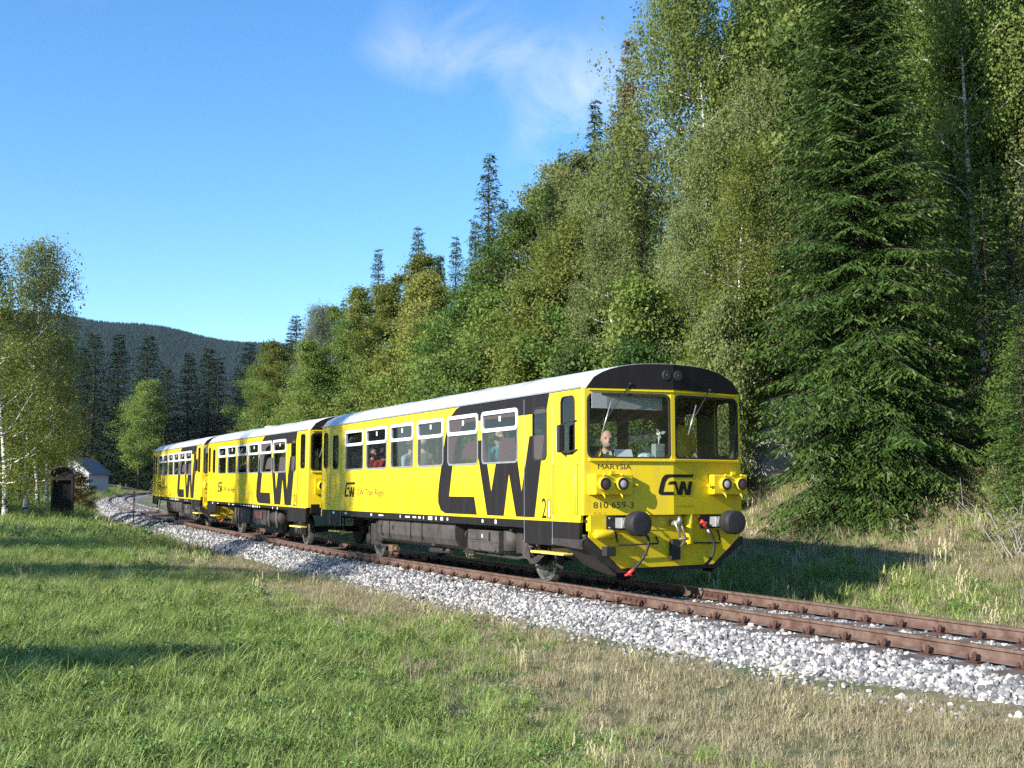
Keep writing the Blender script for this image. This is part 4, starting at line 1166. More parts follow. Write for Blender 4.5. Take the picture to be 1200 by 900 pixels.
car1 = build_car(0.0, 'railcar')
tag(car1, 'leading yellow diesel railcar with black emblem, driver at the left windscreen and twin headlights', 'railcar')
car2 = build_car(13.95, 'trailer')
tag(car2, 'yellow trailer coach coupled between the two railcars, with a roof ventilator', 'coach')
car3 = build_car(27.9, 'railcar')
tag(car3, 'rear yellow diesel railcar at the tail, beyond the trailer coach', 'railcar')
# ------------------------------------------------------------------ people (seated; one continuous body each)
def blob_body(name, arms, voxel=.011, lean=0.0):
    """seated figure facing +X, hips at the origin (seat height), as overlapping tapered capsules fused by a voxel remesh"""
    bm = bmesh.new()
    def capsule(p, q, r0, r1, n=6, flat=1.0):
        p, q = Vector(p), Vector(q); ax = (q-p)
        for i in range(n+1):
            t = i/n; r = r0 + (r1-r0)*t
            Mx = Matrix.Translation(p + ax*t) @ Matrix.Diagonal((r*flat, r, r, 1))
            bmesh.ops.create_icosphere(bm, subdivisions=2, radius=1, matrix=Mx)
    def ell(c, r):
        bmesh.ops.create_icosphere(bm, subdivisions=3, radius=1, matrix=Matrix.Translation(c) @ Matrix.Diagonal((*r, 1)))
    # trunk
    for z, w, d in ((0, .17, .125), (.09, .165, .12), (.18, .155, .115), (.27, .16, .12), (.36, .175, .125), (.43, .175, .12), (.50, .15, .10)):
        ell((-.02 + lean*z, 0, z), (d, w, .10))
    for sg in (-1, 1):
        ell((-.02+lean*.5, sg*.165, .48), (.075, .075, .075)); ell((-.02+lean*.5, sg*.085, .535), (.06, .085, .05))
    capsule((-.01+lean*.5, 0, .50), (.02+lean*.6, 0, .62), .062, .056)
    # head
    hx = .045 + lean*.66
    ell((hx-.012, 0, .735), (.098, .083, .108)); ell((hx+.02, 0, .672), (.070, .066, .070)); ell((hx+.045, 0, .640), (.032, .032, .028))
    ell((hx+.092, 0, .70), (.024, .014, .022)); ell((hx+.080, 0, .725), (.014, .010, .03))
    for sg in (-1, 1):
        ell((hx-.005, sg*.079, .715), (.020, .010, .030)); ell((hx+.068, sg*.031, .752), (.020, .022, .010)); ell((hx+.058, sg*.042, .695), (.018, .018, .022))
    ell((hx+.077, 0, .668), (.013, .026, .007)); ell((hx+.075, 0, .656), (.013, .022, .008))
    # legs
    for sg in (-1, 1):
        capsule((0, sg*.09, 0), (.42, sg*.11, .03), .085, .062)
        capsule((.42, sg*.11, .03), (.44, sg*.11, -.36), .058, .042)
        capsule((.42, sg*.11, -.39), (.58, sg*.12, -.41), .042, .032)
        S_ = Vector((-.02+lean*.5, sg*.19, .47)); E_ = Vector(arms[0]); E_.y *= sg; W_ = Vector(arms[1]); W_.y *= sg
        capsule(S_, E_, .055, .043); capsule(E_, W_, .042, .029)
        d = (W_-E_).normalized(); sd = Vector((0, 1, 0)) if abs(d.y) < .7 else Vector((1, 0, 0)); up = d.cross(sd).normalized(); sd = up.cross(d).normalized()
        P_ = W_ + d*.05
        ell(P_, (.045, .04, .022))
        for q in range(4):
            b0 = P_ + d*.035 + sd*(q-1.5)*.021; L_ = (.062, .072, .068, .052)[q]
            b1 = b0 + d*L_*.55 - up*.006; b2 = b1 + d*L_*.35 - up*.022
            capsule(b0, b1, .0095, .009, 4); capsule(b1, b2, .009, .0075, 3)
        t0 = P_ - sd*sg*.034; capsule(t0, t0 + d*.035 - sd*sg*.022 - up*.01, .012, .009, 4)
    me0 = bpy.data.meshes.new('tmp'); bm.to_mesh(me0); bm.free()
    o = bpy.data.objects.new('tmp', me0); col.objects.link(o)
    r = o.modifiers.new('r', 'REMESH'); r.mode = 'VOXEL'; r.voxel_size = voxel; r.use_smooth_shade = True
    s_ = o.modifiers.new('s', 'SMOOTH'); s_.factor = .5; s_.iterations = 3
    dg = bpy.context.evaluated_depsgraph_get()
    me = bpy.data.meshes.new_from_object(o.evaluated_get(dg)); me.name = name
    bpy.data.objects.remove(o); bpy.data.meshes.remove(me0)
    # slots: skin, top, trousers, hair/beard, shirt front
    for k_ in ('skin', 'jacket', 'trousers', 'hairgrey', 'shirt'): me.materials.append(M[k_])
    idx_ = []
    wr = Vector(arms[1])
    for p_ in me.polygons:
        c_ = p_.center
        if c_.z > .605 or (c_.z > .56 and abs(c_.y) < .062): k_ = 0
        elif (Vector((c_.x, abs(c_.y), c_.z)) - wr).length < .15 and (Vector((c_.x, abs(c_.y), c_.z)) - wr).dot(wr-Vector(arms[0])) > 0: k_ = 0
        elif c_.z < .03 and c_.x > -.15 or c_.z < -.02 or (c_.x > .16 and abs(c_.y) < .19 and c_.z < .14 and (Vector((c_.x, abs(c_.y), c_.z)) - wr).length > .2): k_ = 2
        else: k_ = 1
        idx_.append(k_)
    me.polygons.foreach_set('material_index', idx_); me.polygons.foreach_set('use_smooth', [True]*len(idx_)); me.update()
    return me, hx
BODY_DRIVE, HX = blob_body('body', ((.10, .30, .26), (.36, .22, .24)), .010, .06)
BODY_SIT, HX2 = blob_body('body', ((.03, .25, .22), (.26, .12, .10)), .013, .0)
def setm(o, i, m):
    o.material_slots[i].link = 'OBJECT'; o.material_slots[i].material = m
def cap_mesh(r=.108, brim=True, dome=.09):
    mb = MB(); pr = [(-.02, r), (.0, r), (dome*.5, r*.93), (dome*.85, r*.6), (dome, 0)]
    mb.lathe(pr, 'z', 20)
    if brim:
        n_ = 10; vs = []
        for i in range(n_+1):
            a = -1.1 + 2.2*i/n_
            vs += [(r*.95*math.cos(a), r*.95*math.sin(a), -.005), ((r+.075)*math.cos(a), (r+.02)*math.sin(a), -.022)]
        mb.add(vs, [(2*i, 2*i+1, 2*i+3, 2*i+2) for i in range(n_)])
    return mb
def hair_mesh(long=False):
    bm = bmesh.new(); bmesh.ops.create_icosphere(bm, subdivisions=3, radius=1)
    r = random.Random(4)
    for v in bm.verts:
        c_ = v.co; k_ = 1 + r.uniform(-.03, .03)
        v.co = Vector((c_.x*.112*k_ - .02, c_.y*.096*k_, c_.z*.118*k_ + .0))
        if long and v.co.z < 0: v.co.z *= 1.75; v.co.y *= 1.05
    kill = [v for v in bm.verts if (v.co.x > .045 and v.co.z < .055) or v.co.z < (-.20 if long else -.03)]
    bmesh.ops.delete(bm, geom=kill, context='VERTS')
    mb = MB(); mb.bm(bm, None, True); return mb
def place_in(car, p_): return car.matrix_world @ Vector(p_)
bpy.context.view_layer.update()
def person(car, loc, yaw, me, hx, label, top, hair=None, hat=None, shirt=None, scale=1.0, group=None, turn=0.0):
    root = empty('person', place_in(car, loc), car.rotation_euler.z + yaw); root.scale = (scale,)*3
    tag(root, label, 'person', group)
    b_ = link('body', me, None, root); setm(b_, 1, top)
    for sg in (-1, 1):
        MB().lathe([(hx+.078, .0), (hx+.081, .008), (hx+.079, .011)], 'x', 8, (0, sg*.032, .731)).build('eye', M['eye'], root)
    if hair: (hair_mesh('long' in hair[0])).build('hair', hair[1], root, loc=(hx-.012, 0, .755))
    if hat:
        k_, m_ = hat; cap_mesh(.112, k_ != 'knit', .10 if k_ != 'knit' else .115).build('cap', m_, root, loc=(hx-.012, 0, .785))
    return root
drv = person(car1, (-.70, -.60, 1.47), -.36, BODY_DRIVE, HX, 'bald driver with grey beard in dark jacket and cream shirt, seated at the windscreen', M['jacket'], scale=1.22)
# beard, shirt front and yellow collar of the driver
bb = bmesh.new(); bmesh.ops.create_icosphere(bb, subdivisions=3, radius=1)
rr0 = random.Random(9)
for v in bb.verts: v.co = Vector((v.co.x*.064*(1+rr0.uniform(-.04, .04)), v.co.y*.066, v.co.z*.050))
bmesh.ops.delete(bb, geom=[v for v in bb.verts if v.co.z > .018 or v.co.x < -.03], context='VERTS')
MB().bm(bb, None, True).build('beard', plain('grey_beard', (.36, .30, .26), .85, 0, .3, 60), drv, loc=(HX+.032, 0, .650))
sf = MB().add([(.085, -.05, .575), (.085, .05, .575), (.137, .075, .42), (.135, .06, .22), (.135, -.06, .22), (.137, -.075, .42), (.115, 0, .5)], [(0, 6, 5), (0, 1, 6), (1, 2, 6), (6, 2, 3, 4, 5)])
sf.build('shirt_front', M['shirt'], drv)
for sg in (-1, 1):
    MB().add([(-.03, sg*.075, .60), (.07, sg*.085, .57), (.15, sg*.085, .42), (.14, sg*.145, .43), (.04, sg*.15, .545), (-.06, sg*.11, .56)], [(0, 1, 2, 3, 4, 5)]).build('collar', M['hivis'], drv)

def pw(i, side=.0): return (WIN[i][0]+WIN[i][1])/2
person(car1, (-7.70, -1.14, 1.72), .5, BODY_SIT, HX2, 'passenger in pale blue shirt and brown cap at the third window', M['bluecloth'], hair=('short', M['hairdark']), hat=('cap', M['bark']))
person(car1, (-6.98, -1.14, 1.74), 2.6, BODY_SIT, HX2, 'passenger in grey top and pale knitted cap at the fourth window', M['greycloth'], hat=('knit', M['strawcap']))
person(car1, (-3.42, -1.16, 1.74), .25, BODY_SIT, HX2, 'blond passenger in turquoise top beside the sixth window', M['turq'], hair=('long', M['hairblond']))
person(car1, (-10.5, -.95, 1.68), .2, BODY_SIT, HX2, 'passenger in dull red top on the left of the second window', M['redcloth'], hair=('short', M['hairdark']))
person(car1, (-9.85, -.92, 1.66), 3.0, BODY_SIT, HX2, 'passenger in dull red top on the right of the second window', M['redcloth'], hair=('long', M['hairdark']))
person(car2, (-8.3, -1.14, 1.73), .4, BODY_SIT, HX2, 'passenger in grey top and red cap in the trailer coach', M['greycloth'], hat=('cap', M['redcloth']))
person(car3, (-7.2, -1.14, 1.70), .4, BODY_SIT, HX2, 'passenger in pale shirt in the rear railcar', M['bluecloth'], hair=('short', M['hairdark']))

# ------------------------------------------------------------------ loose things in the cab
def cabpt(x, y, z): return place_in(car1, (x, y, z))
o = MB().add([(0, -.16, 0), (0, .16, 0), (-.07, .16, .19), (-.07, -.16, .19), (-.012, -.16, 0), (-.012, .16, 0), (-.082, .16, .19), (-.082, -.16, .19)], [(0, 1, 2, 3), (7, 6, 5, 4), (0, 4, 5, 1), (3, 2, 6, 7), (0, 3, 7, 4), (1, 5, 6, 2)]).build('timetable_sheet', M['paper'], None, loc=cabpt(.02, -.70, 1.985))
tag(o, 'white timetable sheet standing on the driving desk', 'paper')
bm = bmesh.new(); bmesh.ops.create_icosphere(bm, subdivisions=3, radius=1)
rr0 = random.Random(2)
for v in bm.verts:
    k_ = 1 + .22*math.sin(9*v.co.x+3*v.co.z) * math.cos(7*v.co.y+1) + rr0.uniform(-.05, .05)
    v.co = Vector((v.co.x*.08*k_, v.co.y*.16*k_, v.co.z*.075*k_ + .06))
o = MB().bm(bm, None, True).build('crumpled_bag', plain('pale_blue_plastic', (.5, .56, .66), .5, 0, .35, 25, .4), None, loc=cabpt(.05, -.33, 1.985)); tag(o, 'crumpled pale blue bag lying on the driving desk', 'bag')
o = MB().box((-.06, -.09, 0), (.06, .09, .28), .01).build('radio_box', M['boxgreen'], None, loc=cabpt(.08, -.13, 1.985)); tag(o, 'upright grey green box on the driving desk beside the centre pillar', 'box')
MB().box((.061, -.07, .16), (.064, .07, .25)).build('front_plate', M['alu'], o)
fan = empty('desk_fan', cabpt(.06, -.10, 2.265)); tag(fan, 'small white cab fan above the grey green box', 'fan')
MB().tube([(0, 0, 0), (-.01, 0, .10), (0, 0, .16)], .012, 6).build('stand', M['ivory'], fan)
for a in (0.3, 2.4, 4.5):
    b_ = MB().add([(.03, 0, .16), (.035, .05*math.cos(a)-.03*math.sin(a), .16+.05*math.sin(a)+.03*math.cos(a)), (.04, .11*math.cos(a), .16+.11*math.sin(a)), (.035, .05*math.cos(a)+.03*math.sin(a), .16+.05*math.sin(a)-.03*math.cos(a))], [(0, 1, 2, 3)])
    b_.build('blade', M['white'], fan)
MB().lathe([(-.02, .0), (-.02, .035), (.03, .03), (.04, 0)], 'x', 12, (0, 0, .16)).build('hub', M['ivory'], fan)
# yellow work jacket on a hook behind the right windscreen
jk = empty('hanging_jacket', cabpt(-.75, .92, 2.10)); tag(jk, 'yellow work jacket hanging behind the right windscreen', 'jacket')
vs = []; nseg = 14
secs = [(0, .17, .07), (.12, .18, .08), (.28, .17, .08), (.42, .15, .075), (.50, .09, .05), (.55, .04, .035)]
for z_, w_, d_ in secs:
    for k_ in range(nseg):
        a = 2*math.pi*k_/nseg; f_ = 1 + .12*math.sin(5*a + z_*7)
        vs.append((d_*math.cos(a)*f_, w_*math.sin(a)*f_, z_ + .02*math.sin(3*a)*(z_ < .05)))
MB().add(vs, [(i*nseg+k_, i*nseg+(k_+1) % nseg, (i+1)*nseg+(k_+1) % nseg, (i+1)*nseg+k_) for i in range(len(secs)-1) for k_ in range(nseg)], True).build('coat', M['hivis'], jk)
for sg in (-1, 1): MB().tube([(0, sg*.13, .46), (.02, sg*.2, .30), (.03, sg*.21, .06)], [.05, .055, .045], 10).build('sleeve', M['hivis'], jk)
MB().lathe([(.52, .05), (.60, .055), (.66, .03), (.68, 0)], 'z', 10).build('collar', M['jacket'], jk)
# ------------------------------------------------------------------ trees
def leaf_mesh(name, C, D, size, asp, r, tone, droop=None):
    """C centres, D preferred outward dirs, one bent diamond per leaf"""
    n_ = len(C)
    nr = D*.55 + r.normal(size=(n_, 3))*.75 + np.array([0, 0, .35]); nr /= np.linalg.norm(nr, axis=1)[:, None]
    t = r.normal(size=(n_, 3)); t -= nr*(t*nr).sum(1)[:, None]
    if droop is not None: t[:, 2] -= droop
    t /= np.linalg.norm(t, axis=1)[:, None]
    b_ = np.cross(nr, t)
    s_ = (size*r.uniform(.65, 1.3, n_))[:, None]
    V = np.stack([C - t*s_*.5, C + b_*s_*asp*.5 + nr*s_*.06, C + t*s_*.5, C - b_*s_*asp*.5 + nr*s_*.06], 1).reshape(-1, 3)
    F = np.arange(n_*4).reshape(-1, 4)
    return np_mesh(name, V, F, False, np.clip(tone + r.normal(0, .16, n_), 0, 1))

def stems(name, paths, mat):
    mb = MB()
    for pts_, r0, r1, n_ in paths:
        k_ = len(pts_); mb.tube(pts_, [r0 + (r1-r0)*(i/(k_-1))**.8 for i in range(k_)], n_, cap=False)
    me = bpy.data.meshes.new(name); me.from_pydata([tuple(p_) for p_ in mb.v], [], mb.f); me.polygons.foreach_set('use_smooth', [True]*len(mb.f)); me.materials.append(mat)
    return me

def make_broad(seed, H=10.0, base=.22, R=.27, nl=36, per=155, lsize=.12, asp=.62, birch=False, bark='bark', needle=False):
    r = np.random.default_rng(seed); paths = []
    lean = r.normal(0, .05, 2)*H
    def tr(z): t = z/H; return np.array([lean[0]*t*t + .12*math.sin(t*5+seed), lean[1]*t*t + .12*math.cos(t*4+seed*2), z])
    paths.append(([tr(H*q) for q in np.linspace(0, .97, 12)], (.0095 if birch else .014)*H, .004, 8))
    # extra leader for broad crowns
    C, D, T = [], [], []
    off = r.normal(0, .12, (8, 3))
    def env(zz, az):
        t = (zz - base)/(1-base); t = min(max(t, 0), 1)
        shape = (math.sin(math.pi*min(1, t**.75))**.7)*(1 if not birch else .9) if not needle else math.sin(math.pi*t)**.5
        w = shape*(.9 + .28*math.sin(az*2+seed) + .2*math.sin(az*3+zz*9+seed))
        return max(.12, w)*R*H
    for i in range(nl):
        zz = base + (1-base)*((i+.5)/nl)**.85; az = i*2.4 + r.normal(0, .4)
        rad = env(zz, az)*r.uniform(.75, 1.12)
        z1 = zz*H; z0 = max(.06*H, z1 - rad*r.uniform(.35, .75))
        p0 = tr(z0); d = np.array([math.cos(az), math.sin(az), 0])
        p2 = tr(z1) + d*rad; p1 = (p0+p2)/2 + np.array([0, 0, -.08*rad]) + r.normal(0, .05*rad, 3)
        limb = [p0, p0*.45+p1*.55 + r.normal(0, .03*rad, 3), p1, p1*.5+p2*.5 + r.normal(0, .04*rad, 3), p2]
        paths.append((limb, .0045*H*(1.2-zz), .006, 5))
        ns = 6
        for k_ in range(ns):
            t = .35 + .65*(k_+1)/ns
            q = p0*(1-t)**2 + 2*p1*t*(1-t) + p2*t*t
            sd = r.normal(size=3); sd[2] = abs(sd[2])*.4; sd /= np.linalg.norm(sd)
            e = q + sd*rad*r.uniform(.18, .42)*(1.15-t*.4) if k_ < ns-1 else p2
            if k_ % 2 == 0: paths.append(([q, (q+e)/2 + r.normal(0, .03, 3), e], .008, .003, 3))
            m_ = int(per*r.uniform(.5, 1.4)); tone = r.uniform(.15, .85)
            if birch:
                nst = max(3, m_//14)
                for _ in range(nst):
                    s0 = e + r.normal(0, .32, 3)*np.array([1, 1, .7]); L_ = r.uniform(.35, 1.15); kk = 14
                    tt = r.uniform(0, 1, kk)[:, None]
                    swing = r.normal(0, .16, 3)*np.array([1, 1, 0])
                    C.append(s0 + np.array([0, 0, -L_])*tt + swing*tt*tt + r.normal(0, .055, (kk, 3))); D.append(np.repeat(sd[None], kk, 0)); T.append(np.full(kk, tone*.7 + r.uniform(0, .3)))
            else:
                sg_ = r.uniform(.2, .38)
                c_ = e + r.normal(0, 1, (m_, 3))*np.array([sg_, sg_, sg_*.55])
                C.append(c_); dd = c_ - tr(z1 - .3*rad); D.append(dd/np.linalg.norm(dd, axis=1)[:, None]); T.append(np.full(m_, tone))
    C, D, T = map(np.concatenate, (C, D, T))
    cm = leaf_mesh('crown', C, D, lsize, asp, r, T, .9 if birch else .35)
    return stems('trunk', paths, M[bark]), cm

def make_spruce(seed, H=12.0, R=2.2, dz=.42, nb=6, tw=.2, sh=.13, slen=.2, sw=.05, base=.05, droop=.5, dens=1.0, tap=.82):
    r = np.random.default_rng(seed); paths = [([np.array([.04*math.sin(z*.5+seed), .04*math.cos(z*.4), z]) for z in np.linspace(0, H, 14)], .0135*H, .01, 8)]
    A, B, T = [], [], []          # shoot starts and ends
    z = base*H
    while z < H*.992:
        zz = z/H; k_ = nb if zz < .9 else 4
        a0 = r.uniform(0, 6.28)
        for i in range(k_):
            L_ = (R*(1-zz)**tap*r.uniform(.68, 1.12) + .07)*(1 if zz > .12 else .85)
            az = a0 + i*6.283/k_ + r.normal(0, .2); d = np.array([math.cos(az), math.sin(az), 0]); sd = np.array([-d[1], d[0], 0])
            zb = z + r.uniform(-.5, .5)*dz
            up = .55*zz + .05; dr = droop*(1-zz)**.6*r.uniform(.7, 1.25)
            def bp(t): return np.array([0, 0, zb]) + d*L_*t + np.array([0, 0, L_*(up*t - dr*t*t + .28*dr*t**4)])
            paths.append(([bp(t) for t in (0, .3, .6, .95)], .012+.006*L_, .004, 4))
            tone = r.uniform(.1, .9)
            m_ = max(3, int(L_/tw*dens)); ts = np.linspace(.06, 1, m_)
            for t in ts:
                q = bp(t); tan = bp(min(1, t+.05)) - bp(t-.05); tan /= np.linalg.norm(tan)
                for s_ in (-1, 1):
                    l_ = (.46*L_*(1-t)**.75 + .10)*r.uniform(.6, 1.2)
                    td = tan*.55 + sd*s_*.85 + np.array([0, 0, -.28 - .25*(1-zz)]); td += r.normal(0, .12, 3); td /= np.linalg.norm(td)
                    nsx = max(2, int(l_/sh)); u = (np.arange(nsx)+r.uniform(0, 1))/nsx
                    st = q + td*(l_*u)[:, None] + np.array([0, 0, -1])*((l_*u)**2*.25)[:, None]
                    sx_ = np.cross(td, [0, 0, 1.0]); sx_ /= np.linalg.norm(sx_) + 1e-9; alt = np.where(np.arange(nsx) % 2 == 0, 1, -1)[:, None]
                    hang = td*.85 + sx_*alt*.55 + np.array([0, 0, -.32]) + r.normal(0, .2, (nsx, 3)); hang /= np.linalg.norm(hang, axis=1)[:, None]
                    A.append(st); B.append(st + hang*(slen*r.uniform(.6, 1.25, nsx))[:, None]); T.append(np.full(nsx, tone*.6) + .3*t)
        z += dz*(1 - .45*zz)
    A, B, T = map(np.concatenate, (A, B, T)); n_ = len(A)
    ax = B-A; ln = np.linalg.norm(ax, axis=1)[:, None]; ax /= ln
    w = r.normal(size=(n_, 3)); w[:, 2] *= .35; w -= ax*(w*ax).sum(1)[:, None]; w /= np.linalg.norm(w, axis=1)[:, None]
    ww = (sw*r.uniform(.7, 1.3, n_))[:, None]; mid = A + (B-A)*.45
    V = np.stack([A, mid + w*ww*.5, B, mid - w*ww*.5], 1).reshape(-1, 3)
    F = np.arange(n_*4).reshape(-1, 4)
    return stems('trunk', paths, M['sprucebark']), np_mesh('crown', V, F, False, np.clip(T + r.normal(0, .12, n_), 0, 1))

PROTO = {
    'broad': [make_broad(1), make_broad(2, R=.30, base=.18), make_broad(3, R=.24, base=.12)],
    'bush': [make_broad(4, 6.0, .04, .36, 28, 130, .12), make_broad(5, 6.0, .03, .42, 28, 130, .115)],
    'birch': [make_broad(6, 12.0, .22, .19, 34, 185, .082, .7, True, 'birchbark'), make_broad(7, 12.0, .28, .17, 34, 185, .082, .7, True, 'birchbark'), make_broad(8, 12.0, .15, .22, 36, 185, .082, .7, True, 'birchbark')],
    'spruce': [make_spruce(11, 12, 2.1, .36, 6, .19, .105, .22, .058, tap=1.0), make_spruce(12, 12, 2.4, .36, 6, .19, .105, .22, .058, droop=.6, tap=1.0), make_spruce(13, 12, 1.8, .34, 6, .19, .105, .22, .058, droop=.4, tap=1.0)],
    'pine': [make_broad(14, 12.0, .45, .2, 26, 300, .17, .12, False, 'bark', True)],
}
PH = {'broad': 10.0, 'bush': 6.0, 'birch': 12.0, 'spruce': 12.0, 'pine': 12.0}
TONE = {'lf_green': 'mid green', 'lf_dark': 'dark green', 'lf_olive': 'olive green', 'lf_birch': 'pale green', 'lf_yellow': 'yellowing', 'lf_ochre': 'ochre brown', 'lf_light': 'bright green', 'lf_grey': 'greyish green', 'lf_rust': 'rusty orange', 'needle': 'dark', 'needleblue': 'bluish', 'needlefar': 'dark', 'pine': 'dark'}
NAME = {'broad': ('broadleaf_tree', 'broadleaf tree'), 'bush': ('shrub', 'bushy shrub'), 'birch': ('birch_tree', 'birch tree'), 'spruce': ('spruce_tree', 'spruce tree'), 'pine': ('pine_tree', 'pine tree')}
tcount = [0]
HILL = 'on the wooded slope behind the train'
EDGE = 'along the foot of the slope behind the train'
def tree(x, y, h, kind, leaf, where, proto=None, label=None, wide=1.0, trunkmat=None, size=''):
    tcount[0] += 1; i = tcount[0]
    tm, cm = proto or PROTO[kind][i % len(PROTO[kind])]
    nm, words = NAME[kind]
    z = float(ground_z(x, y)) - .05
    k_ = h/PH[kind] if proto is None else h
    root = empty(nm, (x, y, z), (i*2.399) % 6.283)
    root.scale = (k_*wide, k_*wide, k_)
    lab, grp = label, None
    if not label:
        if where in (HILL, EDGE):
            s_, n_ = [float(q) for q in to_sn(x, y)]
            size = 'tall ' if h > 13.8 else ('small ' if h < (5.7 if kind == 'bush' else 9.0) else '')
            lev = next(w_ for lim, w_ in ((-1, 'ahead of the train'), (4, 'by the leading cab'), (9, 'by the leading railcar middle'), (14, 'by the leading railcar rear'), (20, 'by the coach front'), (27.5, 'by the coach rear'), (34, 'by the rear railcar front'), (41, 'by the rear railcar tail'), (55, 'just past the train'), (70, 'well past the train'), (999, 'far down the line')) if s_ < lim)
            row = 'at the slope foot' if n_ < 11 else ('low on the slope' if n_ < 15 else ('halfway up the slope' if n_ < 19.5 else 'high on the slope'))
            lab = '%s%s %s %s, %s' % (size, TONE[leaf], words, row, lev)
        else: lab = '%s%s %s %s' % (size, TONE[leaf], words, where)
        grp = '%ss of the %s' % (words, 'wooded slope' if where in (HILL, EDGE) else ('far dark stand' if kind == 'spruce' else 'meadow edge'))
    tag(root, lab, 'shrub' if kind == 'bush' else 'tree', grp)
    a = link('trunk', tm, None, root)
    if trunkmat: a.material_slots[0].link = 'OBJECT'; a.material_slots[0].material = trunkmat
    c_ = bpy.data.objects.new('crown', cm)
    if not cm.materials: cm.materials.append(M[leaf])
    c_.material_slots[0].link = 'OBJECT'; c_.material_slots[0].material = M[leaf]
    c_.parent = root; col.objects.link(c_)
    return root

